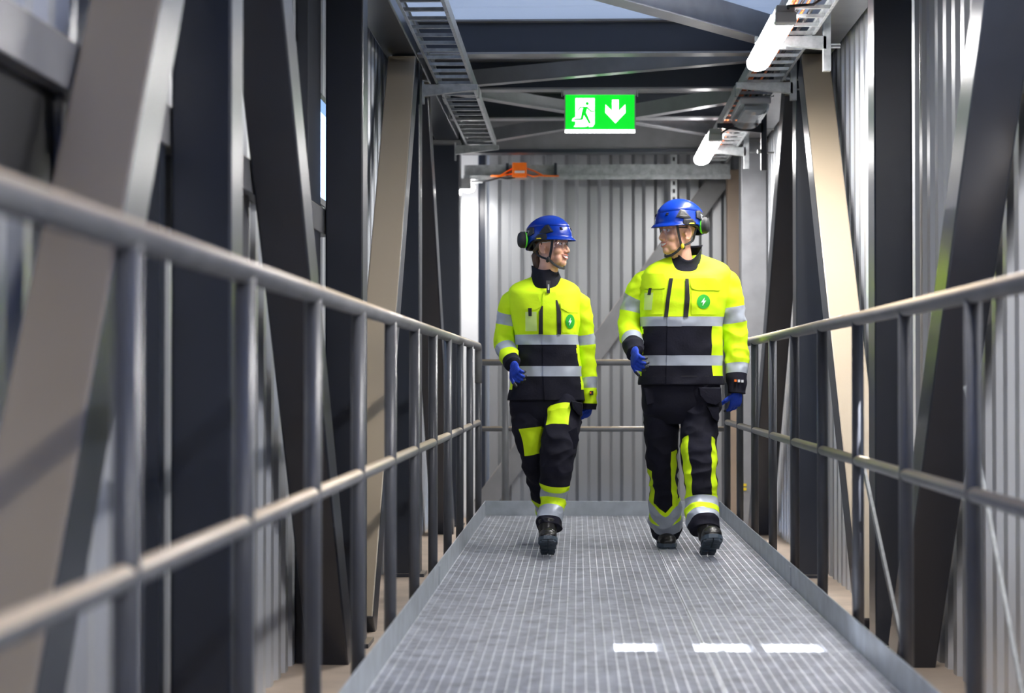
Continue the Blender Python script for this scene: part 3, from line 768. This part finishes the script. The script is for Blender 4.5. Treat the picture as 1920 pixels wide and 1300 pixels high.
def person(cfg):
    root = empty('person', cfg['root'], cfg['label'], 'person', None)
    Y = cfg['Y']; sd = cfg['seed']; k = cfg['hk']; wm = cfg['woman']; s_ = cfg['face']       # s_: +1 faces image right
    # ---------------- head + body
    eye = W(*cfg['eye'], Y + cfg.get('eyeY', 0))
    mb, T, R = head(root, eye, cfg['yaw'], cfg['tilt'], cfg['pitch'], k, wm, W(*cfg['neck'], Y + .03), None)
    TR = Torso(cfg['torso'], Y + .02); TR.drop = cfg['drop']
    # simple hidden torso, arms and legs inside the clothes, melted into the same skin
    zt, zb = TR.rows[5][0], TR.rows[-1][0]
    mb.loft([[Vector((TR.at(z)[0] + (p.x - TR.at(z)[0]) * .78, TR.Y + (p.y - TR.Y) * .72, z)) for p in [TR.pt(z, 2 * PI * q / 24, 0) for q in range(24)]] for z in [zt + (zb - .05 - zt) * i / 8 for i in range(9)]])
    def inner(path, f=.55):
        mb.tube([W(p[0], p[1], p[2]) for p in path], [p[3] * f for p in path], 14)
    for a in cfg['arms']: inner(a['path'])
    for l in cfg['legs']: inner(l['path'], .6)
    def bodymat(c, n):
        q = R.transposed() @ (c - eye) / k
        if not wm and False: return 0
        return 0
    body = remesh(mb, 'body', ['skin'], root, .0030, bodymat, 13)
    # eyes, brows, mouth
    RM = lambda *e: R
    for s in (-1, 1):
        e = MB().ell(T(s * .032, -.0745, .0015), (.0125 * k,) * 3, n=14)
        g = T(s * .032 + s_ * (-.0), -.0862, .0015)
        e.ell(g, (.0050 * k, .0022 * k, .0050 * k), R, 1, 12)
        e.build('eye', ['eye', 'iris'], body, smooth=True)
        b = MB().tube([T(s * (.016 + .009 * i), -.0925 + .0022 * i * i * .8, .0285 + .0028 * math.sin(i * .9) + (.001 if wm else 0)) for i in range(5)], [.002 * k, .003 * k, .003 * k, .0025 * k, .0012 * k], 8)
        b.build('eyebrow', 'brow', body, smooth=True)
    # smiling mouth: two lips bowed up at the corners with teeth between
    arc = lambda zc, bow, w_, y0, n=11: [T(w_ * (i / (n - 1) * 2 - 1), y0 + .020 * abs(i / (n - 1) * 2 - 1) ** 2, zc + bow * (i / (n - 1) * 2 - 1) ** 2) for i in range(n)]
    th = [.0010 * k, .0018 * k, .0024 * k, .0027 * k, .0028 * k, .0026 * k, .0028 * k, .0027 * k, .0024 * k, .0018 * k, .0010 * k]
    MB().tube(arc(-.0665, .0085, .030, -.1015), th, 10).build('upper_lip', 'lip', body, smooth=True)
    MB().tube(arc(-.0855, .0245, .0295, -.0985), [q * 1.2 for q in th], 10).build('lower_lip', 'lip', body, smooth=True)
    tt = MB(); up, lo = arc(-.0670, .0085, .0285, -.1000), arc(-.0825, .0215, .028, -.0975)
    bk = R @ Vector((0, .016, 0))
    tt.loft([[up[i], lo[i], lo[i] + bk, up[i] + bk] for i in range(len(up))]); tt.build('teeth', 'teeth', body, smooth=False)
    # ---------------- hair
    hr = MB(); rings = []
    for al in [.3 + .14 * i for i in range(13)]:
        ring = []
        for j in range(32):
            a = 2 * PI * j / 32; back = .5 - .5 * math.cos(a)
            lim = 1.45 + (.55 if wm else .42) * back ** 1.5
            q = min(al, lim)
            g = .0045 if wm else .001
            ring.append(T((.077 + g) * math.sin(q) * math.sin(a), .012 - (.098 + g) * math.sin(q) * math.cos(a), .034 + .092 * math.cos(q)))
        rings.append(ring)
    hr.loft(rings)
    if wm:
        hr.tube([T(0, .085, -.02), T(.0, .105, -.05), T(.01, .105, -.09), T(.012, .100, -.14), T(.01, .11, -.18)], [.020, .024, .022, .019, .010], 14)
        for s in (-1, 1): hr.tube([T(s * .070, -.040, .03), T(s * .078, -.015, .024), T(s * .079, .012, .026), T(s * .074, .04, .0), T(s * .058, .075, -.03)], [.006, .010, .010, .014, .014], 10)
    hr.build('hair', 'hair' if wm else 'hairdark', root, smooth=True)
    # ---------------- helmet
    H = lambda p: T(p.x, p.y, p.z)
    hm = MB(); rings = []; NA = 64
    def rim(a):
        c = math.cos(a); return PI / 2 + (.06 if c > 0 else .06) * 0 + .02 + (.34 * max(0, -c) ** 1.2) - .09 * max(0, 1 - abs(c + .28) / .35)
    for i in range(1, 21):
        rings.append([H(helmet_pt(2 * PI * j / NA, rim(2 * PI * j / NA) * i / 20)) for j in range(NA)])
    for g, dz in ((.005, -.003), (.012, -.009), (.020, -.018), (.022, -.023), (.016, -.022), (.004, -.012)):
        ring = []
        for j in range(NA):
            a = 2 * PI * j / NA; c = math.cos(a); b = max(0, c) ** 1.1; p = helmet_pt(a, rim(a))
            o = Vector((math.sin(a), -math.cos(a), 0)); gg = g * b + min(g, .004) * (1 - b)
            ring.append(H(p + o * gg + Vector((0, 0, dz * (.35 + .65 * b)))))
        rings.append(ring)
    for i in range(20, 0, -2):
        rings.append([H(helmet_pt(2 * PI * j / NA, rim(2 * PI * j / NA) * i / 20, -.006)) for j in range(NA)])
    hm.loft(rings); hel = hm.build('helmet', 'blue', root, smooth=True)
    # raised crown shell
    rc = MB(); rings = []
    for i in range(1, 15):
        al = 1.20 * i / 14
        rings.append([H(helmet_pt(2 * PI * j / 48, al * (1 - .12 * abs(math.sin(2 * PI * j / 48))), .0045 if i < 14 else -.002)) for j in range(48)])
    rc.loft(rings); rc.build('crown_shell', 'blue', hel, smooth=True)
    def hpatch(poly, g, name, m):
        c = (sum(p[0] for p in poly) / len(poly), sum(p[1] for p in poly) / len(poly))
        ed = []
        for i in range(len(poly)):
            a, b = poly[i], poly[(i + 1) % len(poly)]
            for q in range(4): ed.append((a[0] + (b[0] - a[0]) * q / 4, a[1] + (b[1] - a[1]) * q / 4))
        rr = [[H(helmet_pt(c[0] + (p[0] - c[0]) * f, c[1] + (p[1] - c[1]) * f, gg)) for p in ed] for f, gg in ((1, -.002), (1, g), (.6, g + .002), (.05, g + .001))]
        MB().loft(rr).build(name, m, hel, smooth=False)
    for s in (-1, 1):
        sp = lambda l: [(s * a, b) for a, b in l]
        hpatch(sp([(.95, 1.36), (1.12, 1.02), (1.30, 1.05), (1.55, 1.38), (1.3, 1.42)]), .0065, 'vent', 'black')
        hpatch(sp([(1.80, 1.36), (1.86, 1.08), (2.12, 1.04), (2.3, 1.16), (2.3, 1.42), (2.0, 1.44)]), .0085, 'muff_mount', 'strap')
        hpatch(sp([(1.22, 1.70), (1.25, 1.44), (1.6, 1.42), (1.75, 1.56), (1.72, 1.66)]), .0075, 'clip_mount', 'strap')
        hpatch(sp([(1.44, 1.63), (1.50, 1.58), (1.64, 1.575), (1.66, 1.62)]), .0105, 'yellow_clip', 'yellow')
        hpatch(sp([(.48, 1.28), (.5, 1.16), (.6, 1.16), (.6, 1.28)]), .004, 'front_slot', 'navy')
        # chin strap
        st = MB()
        p0, p1, p2 = T(s * .086, -.060, .030), T(s * .079, -.045, -.025), T(s * .070, -.022, -.086)
        def ribbon(pts, w_, th_=.003):
            st.tube(pts, th_, 8); 
            for a, b in zip(pts[:-1], pts[1:]): st.beam(a, b, .004, w_, up=R @ Vector((0, 0, 1)) if abs((b - a).normalized().dot(R @ Vector((0, 0, 1)))) < .8 else R @ Vector((0, 1, 0)))
        ribbon([p0, p1, p2], .013)
        ribbon([p2, T(s * .069, .025, -.068), T(s * .066, .055, -.050), T(s * .080, .060, .0), T(s * .092, .066, .03)], .011)
        ribbon([p2, T(s * .056, -.040, -.112), T(s * .034, -.062, -.132), T(0, -.074, -.138)], .013)
        st.build('chin_strap', 'strap', hel, smooth=False)
        if True:
            MB().ell(T(s * .077, -.020, -.084), (.010, .010, .015), R, 0, 10).ell(T(s * .076, -.012, -.092), (.008, .008, .010), R, 1, 10).build('buckle', ['yellow' if not wm else 'strap', 'strap'], hel, smooth=True)
        # ear muff folded back on its wire arm
        vis = (s == -s_)
        mc = T(s * .100, .112, .030 if not wm else .022)
        ax = (Vector((-s_, -.45, 0)).normalized() if vis else R @ Vector((s, .45, 0)).normalized())
        up = Vector((0, 0, 1)); sd_ = up.cross(ax).normalized(); RR = Matrix((sd_, up, ax)).transposed()
        if vis: mc = W(*cfg['muff'], Y - .03)
        mf = MB(); prof = [(-.020, .020, 1), (-.019, .034, 1), (-.008, .0375, 1), (-.007, .036, 0), (.010, .0365, 0), (.022, .029, 0), (.027, .014, 0), (.028, .002, 0)]
        rg = [[mc + RR @ Vector((r_ * .86 * math.cos(q * PI / 12), r_ * 1.22 * math.sin(q * PI / 12), d_)) for q in range(24)] for d_, r_, _ in prof]
        mf.loft(rg, lambda i, kk: 1 if prof[i + 1][2] and i < 2 else 0); mf.build('ear_muff', ['strap', 'lime'], hel, smooth=True)
        arm = H(helmet_pt(s * 2.05, 1.22, .01))
        MB().tube([arm, (arm + mc) / 2 + Vector((0, -.012, .02)), mc - ax * .02 + Vector((0, 0, .030))], .0018, 8).tube([arm, (arm + mc) / 2 + Vector((0, -.012, -.012)), mc - ax * .02 + Vector((0, 0, -.02))], .0018, 8).build('muff_arm', 'galv', hel, smooth=True)
    MB().tube([H(helmet_pt(PI * .5 + .16 * i, rim(PI * .5 + .16 * i) + .02, -.012) + Vector((0, 0, -.006))) for i in range(21)], .008, 8).build('head_band', 'strap', hel, smooth=True)
    # ---------------- safety glasses
    gl = MB(); rings = []
    for z, g in ((.020, .001), (.008, .004), (-.006, .004), (-.020, 0), (-.026, -.003)):
        rings.append([T(.071 * math.sin(a), .002 - (.104 + g) * math.cos(a) ** .8 * 1.0, z + (-.0 if abs(a) > .3 else (.012 if z < -.01 else 0))) for a in [-1.12 + 2.24 * i / 20 for i in range(21)]])
    gl.loft(rings, 0, False, False); g = gl.build('safety_glasses', 'lens', root, smooth=True, solid=.0015)
    for s in (-1, 1):
        MB().tube([T(s * .064, -.045, .014), T(s * .0775, -.030, .015), T(s * .081, .01, .015), T(s * .079, .03, .006)], .0024, 8).build('temple_arm', 'strap' if not wm else 'lampgrey', g, smooth=True)
    MB().tube([T(.071 * math.sin(a), .002 - .106 * math.cos(a) ** .8, .021) for a in [-1.1 + 2.2 * i / 20 for i in range(21)]], .0011, 6).build('brow_rim', 'lampgrey', g, smooth=True)
    # ---------------- jacket
    Zp = lambda py: W(1100, py, Y).z
    b1, b2, hem = cfg['b1'], cfg['b2'], cfg['hem']
    zz = [Zp(q) for q in (*b1, *b2, hem)]
    def tm(z, x, front):
        cx, ra, _ = TR.at(z); u = (x - cx) / ra
        if zz[1] < z <= zz[0]: return 2
        if z > zz[0]: return 0
        side = (u > cfg['side'][1] or u < cfg['side'][0]) and z > Zp(cfg['sidebot'])
        if zz[3] < z <= zz[2]: return 2
        return 0 if side else 1
    jk = MB(); zs = zrange(TR.rows[0][0], zz[4], .009, zz + [Zp(cfg['sidebot'])])
    TR.mesh(jk, zs, tm, sd)
    jacket = jk.build('jacket', ['hv', 'navy', 'refl'], root, smooth=True)
    for a in cfg['arms']:
        m = MB(); limb(m, [(W(p[0], p[1], p[2]), p[3], p[3] * 1.02) for p in a['path']], a['bands'], amp=.0095, seed=sd + a['path'][0][0], N=96, fz=13, step=.006)
        m.build('sleeve', ['hv', 'navy', 'refl'], jacket, smooth=True)
    # collar
    cm = MB(); cr = cfg['collar']; rings = []; n = 48
    for (px, py, a_, b_, dip) in cr:
        c = W(px, py, Y + .035); ring = []
        for j in range(n):
            q = 2 * PI * j / n; fr = max(0, math.sin(q)) ** 1.8
            p = c + Vector((a_ * math.cos(q), -b_ * math.sin(q), -dip * fr))
            ring.append(p + Vector((0, -.0, 0)) + Vector((math.cos(q), -math.sin(q), 0)) * folds(p, 3 + sd, .003))
        rings.append(ring)
    inn = [[(p - sum(rg_, Vector()) / n) * .93 + sum(rg_, Vector()) / n for p in rg_] for rg_ in reversed(rings)]
    cm.loft(rings + inn, 0, False); cm.build('collar', 'navy', jacket, smooth=True)
    for nm, m, rows, off in cfg['patches']:
        strip(TR, sd, rows, off=off).build(nm, m, jacket, smooth=True, sharp=40)
    # badge: green disc with a white flash
    bx, by, brx, bry = cfg['badge']
    rows = [(by + bry * math.sin(t), bx - max(.3, brx * math.cos(t)), bx + max(.3, brx * math.cos(t))) for t in [-PI / 2 + PI * i / 14 for i in range(15)]]
    strip(TR, sd, rows, off=.006, sub=.5, nx=8).build('badge', 'logo', jacket)
    fx = brx / 13.0
    bolt = [(2.0, -7.5), (-5.0, 1.5), (-.8, 1.0), (-2.5, 8), (5.0, -2.0), (.8, -1.5)]
    pl = [(bx + x * fx, by + y * bry / 13) for x, y in bolt]
    vs = []
    for off in (.0085, .003):
        for x, y in pl:
            q = W(x, y, TR.Y - .13); vs.append(TR.front(q.x, q.z, sd, off))
    MB().add(vs, [(5, 0, 1, 2), (2, 3, 4, 5), (0, 6, 7, 1), (1, 7, 8, 2), (2, 8, 9, 3), (3, 9, 10, 4), (4, 10, 11, 5), (5, 11, 6, 0)]).build('badge_flash', 'logow', jacket, fix=False)
    # ---------------- trousers
    tr = MB(); PT = Torso(cfg['pelvis'], Y + .02, 2.6)
    z0, z1 = PT.rows[0][0], PT.rows[-1][0]
    PT.mesh(tr, zrange(z0, z1, .01, []), lambda z, x, f: 1, sd + 5, N=64)
    for l in cfg['legs']:
        limb(tr, [(W(p[0], p[1], p[2]), p[3], p[3] * 1.05) for p in l['path']], l['bands'], amp=.0115, seed=sd + l['path'][0][0], N=132, fz=13, step=.0032)
    trousers = tr.build('trousers', ['navy', 'navy', 'refl', 'hv'], root, smooth=True)
    for pts in cfg['pockets']:
        m = MB(); Yp = pts[1]; poly = [W(px, py, Yp) for px, py in pts[0]]
        cc = sum(poly, Vector()) / len(poly)
        m.loft([[p + Vector((0, .07, 0)) for p in poly], [p.copy() for p in poly], [cc + (p - cc) * .93 + Vector((0, -.012, 0)) for p in poly], [cc + (p - cc) * .2 + Vector((0, -.014, 0)) for p in poly]])
        m.build('pocket_flap', 'navy', trousers, smooth=False)
    # ---------------- gloves and boots
    for g in cfg['hands']:
        hand(root, W(*g['w']), Vector(g['D']), Vector(g['N']), g['t'], g['curl'], scale=g.get('k', 1), spread=.6, thumbcurl=g.get('tc', .6))
    for b in cfg['boots']: boot(root, W(*b['heel']) if 'heel' in b else Vector(b['pos']), b['pitch'], b['yaw'], b.get('k', 1))
    for px, py, yy, w_, h_, m, nm in cfg['tags']:
        q = W(px, py, yy); MB().box(q.x - w_ / 2, q.x + w_ / 2, yy - .004, yy + .01, q.z - h_ / 2, q.z + h_ / 2).build(nm, m, jacket)
    return root

man_legL = [(1240, 722, 10.74, .100), (1240, 790, 10.76, .092), (1241, 850, 10.80, .087), (1244, 900, 10.88, .077), (1246, 930, 10.94, .082), (1247, 962, 11.00, .094), (1248, 985, 11.05, .090), (1247, 1006, 11.08, .068)]
man_legR = [(1313, 722, 10.70, .104), (1312, 790, 10.68, .097), (1311, 850, 10.62, .096), (1314, 900, 10.58, .084), (1315, 935, 10.58, .084), (1317, 970, 10.52, .088), (1320, 982, 10.48, .084), (1322, 995, 10.46, .076)]
def lowbands(t1, t2, t3, t4, side0, vee=.25, kn=None):
    # strips climbing both sides of the shin and two silver bands above the hem
    out = [(0, 99, 0),
           (side0, t1, 3, lambda t, c, s: side0 <= t <= t1 + .2 and ((.50 < c < .86 and s > -.2 and t < t1) or (-.98 < c < -.72 and t > side0 + .6 and t < t1))),
           (t1 - .2, t4, 3, lambda t, c, s: t1 - .22 + vee * (max(s, 0) * (1 - abs(c))) <= t <= t3),
           (t1, t2, 2, lambda t, c, s: t1 + vee * max(s, 0) * (1 - abs(c)) <= t <= t2 + vee * max(s, 0) * (1 - abs(c))),
           (t3, t4, 2)]
    return out
man_bandL = lowbands(4.15, 4.85, 5.15, 6.05, 1.8, .5)
man_bandR = [(0, 99, 0), (1.5, 4, 3, lambda t, c, s: 1.6 < t < 4.2 and (-.98 < c < -.62 - .1 * (t - 1.6) * .0 and s > -.3 or (.62 < c < .95 and s > -.1))),
             (3.9, 5.5, 3, lambda t, c, s: 3.85 < t < 5.4), (4.05, 4.6, 2), (4.95, 5.65, 2, lambda t, c, s: 5.2 - .3 * max(s, 0) * (1 - abs(c)) < t < 6.0)]
man_cfg = dict(
    label='taller person in yellow and navy workwear and blue helmet, walking and looking left',
    root=(.587, 10.7, 0), Y=10.7, drop=.085, seed=2.0, hk=1.0, woman=False, face=-1, yaw=math.radians(-60), tilt=math.radians(0), pitch=math.radians(0),
    eye=(1271, 434), neck=(1283, 500), muff=(1321, 423),
    torso=[(478, 1262, 1318, .060), (484, 1247, 1333, .082), (490, 1232, 1349, .100), (498, 1216, 1362, .115), (508, 1206, 1369, .125), (525, 1202, 1370, .135),
           (550, 1200, 1366, .145), (600, 1199, 1356, .145), (650, 1199, 1354, .140), (700, 1197, 1356, .140), (724, 1197, 1358, .145)],
    b1=(595, 613), b2=(667, 686), hem=722, side=(-.93, .70), sidebot=705,
    arms=[dict(path=[(1240, 524, 10.74, .048), (1208, 534, 10.74, .070), (1186, 580, 10.76, .064), (1181, 618, 10.73, .062), (1186, 643, 10.60, .056), (1191, 662, 10.48, .045)],
               bands=[(1.55, 2.15, 2), (3.75, 4.15, 2), (4.15, 9, 1)]),
          dict(path=[(1332, 522, 10.74, .048), (1360, 532, 10.74, .072), (1372, 585, 10.75, .070), (1378, 630, 10.76, .067), (1382, 680, 10.74, .062), (1382, 708, 10.72, .054), (1381, 738, 10.71, .047)],
               bands=[(1.82, 2.42, 2), (4.1, 4.8, 2), (4.8, 9, 1)])],
    collar=[(1282, 500, .098, .112, .040), (1284, 488, .088, .104, .058), (1286, 476, .081, .098, .074), (1288, 464, .080, .097, .088), (1289, 459, .082, .100, .094)],
    badge=(1319, 566, 12.5, 13.5),
    patches=[('chest_zip', 'strap', [(522, 1255, 1262), (560, 1249, 1256), (595, 1245, 1252)], .006), ('chest_zip', 'strap', [(523, 1285, 1291), (560, 1284, 1293), (595, 1281, 1290)], .006),
             ('front_placket', 'hv', [(524, 1262, 1282), (532, 1257, 1281), (594, 1252, 1279)], .004), ('front_placket', 'navy', [(614, 1251, 1278), (666, 1250, 1277)], .004),
             ('front_placket', 'navy', [(687, 1249, 1277), (720, 1249, 1277)], .004),
             ('reflective_band', 'refl', [(595, 1251, 1278), (612.5, 1251, 1278)], .0045), ('reflective_band', 'refl', [(667, 1250, 1277), (686, 1250, 1277)], .0045),
             ('pocket_flap', 'hv', [(513, 1205, 1244), (528, 1200, 1250), (540, 1198, 1247), (542, 1202, 1240)], .006), ('pocket_flap', 'hv', [(522, 1294, 1340), (534, 1294, 1352), (541, 1297, 1351), (545, 1308, 1349)], .006),
             ('chest_pocket', 'hv', [(543, 1203, 1243), (590, 1205, 1242)], .003), ('chest_pocket', 'hv', [(546, 1296, 1346), (590, 1296, 1342)], .003),
             ('clear_pouch', 'pouch', [(549, 1209, 1225), (581, 1208, 1222)], .0055), ('pouch_tab', 'strap', [(540, 1217, 1222), (553, 1214, 1220)], .0085),
             ('hem_seam', 'strap', [(705, 1200, 1353), (706, 1200, 1353)], .003)],
    pelvis=[(700, 1203, 1352, .125), (745, 1204, 1352, .125), (775, 1208, 1349, .11), (795, 1240, 1320, .07)],
    legs=[dict(path=man_legL, bands=man_bandL), dict(path=man_legR, bands=man_bandR)],
    pockets=[([(1310, 727), (1352, 727), (1353, 752), (1343, 760), (1325, 756), (1312, 742)], 10.57), ([(1326, 762), (1349, 764), (1347, 792), (1336, 784)], 10.58), ([(1208, 728), (1232, 728), (1226, 756), (1213, 760)], 10.63)],
    hands=[dict(w=(1190, 658, 10.45), D=(.04, -.75, -.58), N=(.85, .1, -.35), t=-1, curl=.74, k=.95, tc=.9),
           dict(w=(1381, 733, 10.71), D=(-.03, .40, -1), N=(-.45, .85, 0), t=-1, curl=.42, k=.92, tc=.8)],
    boots=[dict(pos=(W(1244, 1025, 11.17).x, 11.18, .0), pitch=0, yaw=.04, k=1.0), dict(pos=(W(1326, 1043, 10.44).x, 10.44, .004), pitch=.36, yaw=.05, k=1.02)],
    tags=[(1379, 714, 10.655, .012, .012, 'orange', 'cuff_mark'), (1385.5, 714.5, 10.655, .012, .014, 'white', 'cuff_mark'), (1392, 715, 10.662, .012, .014, 'white', 'cuff_mark')])
# ---- woman
wo_legF = [(1052, 745, 10.71, .094), (1055, 785, 10.65, .098), (1050, 820, 10.58, .096), (1046, 850, 10.55, .092), (1041, 900, 10.54, .079), (1038, 935, 10.56, .066), (1031, 972, 10.50, .068), (1030, 992, 10.465, .066)]
wo_legB = [(990, 745, 10.72, .094), (992, 800, 10.72, .094), (1002, 850, 10.74, .082), (1013, 900, 10.88, .072), (1020, 935, 11.02, .062), (1026, 965, 11.14, .058), (1028, 985, 11.20, .052)]
wf = [(0, 99, 0), (.6, 1.85, 3, lambda t, c, s: .68 < t < 1.80 and -.80 < c < .42 and s > 0),
      (4.1, 6.7, 3, lambda t, c, s: 4.15 < t < 6.2), (4.35, 5.0, 2, lambda t, c, s: 4.4 < t < 5.02), (5.55, 6.2, 2), (6.2, 99, 0)]
wb = [(0, 99, 0), (.9, 1.9, 3, lambda t, c, s: 1.0 < t < 1.85 and -.55 < c < .95 and s > 0), (3.8, 5.6, 3, lambda t, c, s: 3.75 < t < 5.6), (4.0, 4.5, 2), (4.9, 5.6, 2), (5.6, 99, 0)]
wo_cfg = dict(
    label='shorter person in yellow and navy workwear and blue helmet, walking and looking right',
    root=(-.17, 10.7, 0), Y=10.7, drop=.06, seed=7.0, hk=.94, woman=True, face=1, yaw=math.radians(62), tilt=math.radians(0), pitch=math.radians(-4),
    eye=(1033, 461), neck=(1020, 525), muff=(980, 450),
    torso=[(519, 998, 1046, .055), (524, 984, 1060, .078), (531, 967, 1075, .095), (540, 956, 1085, .108), (555, 952, 1089, .118), (580, 956, 1089, .13), (605, 961, 1087, .13),
           (640, 966, 1084, .118), (690, 960, 1090, .12), (725, 955, 1094, .125), (753, 952, 1096, .13)],
    b1=(628, 647), b2=(687, 706), hem=751, side=(-.90, .93), sidebot=731,
    arms=[dict(path=[(984, 562, 10.74, .042), (959, 568, 10.74, .060), (951, 605, 10.76, .058), (946, 640, 10.74, .058), (953, 664, 10.62, .052), (962, 685, 10.50, .041)],
               bands=[(1.52, 2.15, 2), (3.55, 4.05, 2), (4.55, 9, 1)]),
          dict(path=[(1058, 562, 10.74, .042), (1083, 568, 10.74, .061), (1093, 610, 10.76, .055), (1098, 645, 10.77, .050), (1102, 690, 10.77, .045), (1105, 730, 10.76, .041), (1104, 768, 10.76, .038)],
               bands=[(2.5, 3.05, 2), (4.45, 4.95, 2), (5.62, 9, 1)])],
    collar=[(1024, 534, .092, .100, .028), (1024, 522, .082, .096, .020), (1022, 510, .072, .086, .012), (1021, 498, .070, .086, .030)],
    badge=(1069, 603, 8.5, 13.5),
    patches=[('chest_zip', 'strap', [(574, 1016, 1018), (585, 1011, 1018), (627, 1010, 1018)], .006), ('chest_zip', 'strap', [(563, 1042, 1045), (585, 1044, 1052), (627, 1045, 1052)], .006),
             ('front_placket', 'hv', [(548, 1019, 1042), (560, 1017, 1042), (628, 1018, 1043)], .004), ('front_placket', 'navy', [(648, 1018, 1043), (686, 1018, 1043)], .004),
             ('front_placket', 'navy', [(707, 1019, 1043), (750, 1021, 1043)], .004),
             ('reflective_band', 'refl', [(628, 1017, 1043), (646.5, 1017, 1043)], .0045), ('reflective_band', 'refl', [(687, 1018, 1043), (706, 1018, 1043)], .0045),
             ('pocket_flap', 'hv', [(558, 966, 1010), (570, 965, 1015), (576, 968, 1013), (581, 975, 1005)], .006), ('pocket_flap', 'hv', [(568, 1050, 1080), (578, 1052, 1084), (586, 1066, 1084)], .006),
             ('chest_pocket', 'hv', [(580, 969, 1007), (624, 972, 1007)], .003), ('chest_pocket', 'hv', [(586, 1054, 1082), (624, 1054, 1080)], .003),
             ('clear_pouch', 'pouch', [(585, 985, 1006), (621, 985, 1007)], .0055), ('pouch_tab', 'strap', [(578, 990, 997), (593, 991, 997)], .0085),
             ('jacket_zip', 'strap', [(526, 1024, 1032), (550, 1025, 1031)], .014), ('zip_puller', 'galv', [(533, 1027, 1030), (544, 1027, 1030)], .018)],
    pelvis=[(730, 957, 1091, .11), (760, 956, 1092, .115), (785, 962, 1088, .10), (805, 990, 1060, .06)],
    legs=[dict(path=wo_legB, bands=wb), dict(path=wo_legF, bands=wf)],
    pockets=[([(1072, 752), (1092, 756), (1092, 780), (1084, 778), (1074, 766)], 10.56), ([(1063, 810), (1082, 800), (1086, 826), (1077, 842), (1060, 828)], 10.51)],
    hands=[dict(w=(963, 684, 10.47), D=(.16, -.72, -.58), N=(.75, .2, -.45), t=-1, curl=.74, k=.84, tc=.9),
           dict(w=(1103, 760, 10.78), D=(-.15, .7, -1), N=(-.6, .7, 0), t=-1, curl=.6, k=.82, tc=.8)],
    boots=[dict(pos=(W(1027, 1043, 10.44).x, 10.44, .004), pitch=.36, yaw=.02, k=.93), dict(pos=(W(1030, 985, 11.30).x, 11.30, .115), pitch=-.45, yaw=-.05, k=.9)],
    tags=[(1109, 737, 10.705, .020, .022, 'strap', 'cuff_label'), (1107.5, 737, 10.702, .006, .010, 'orange', 'cuff_mark')])
person(man_cfg)
person(wo_cfg)
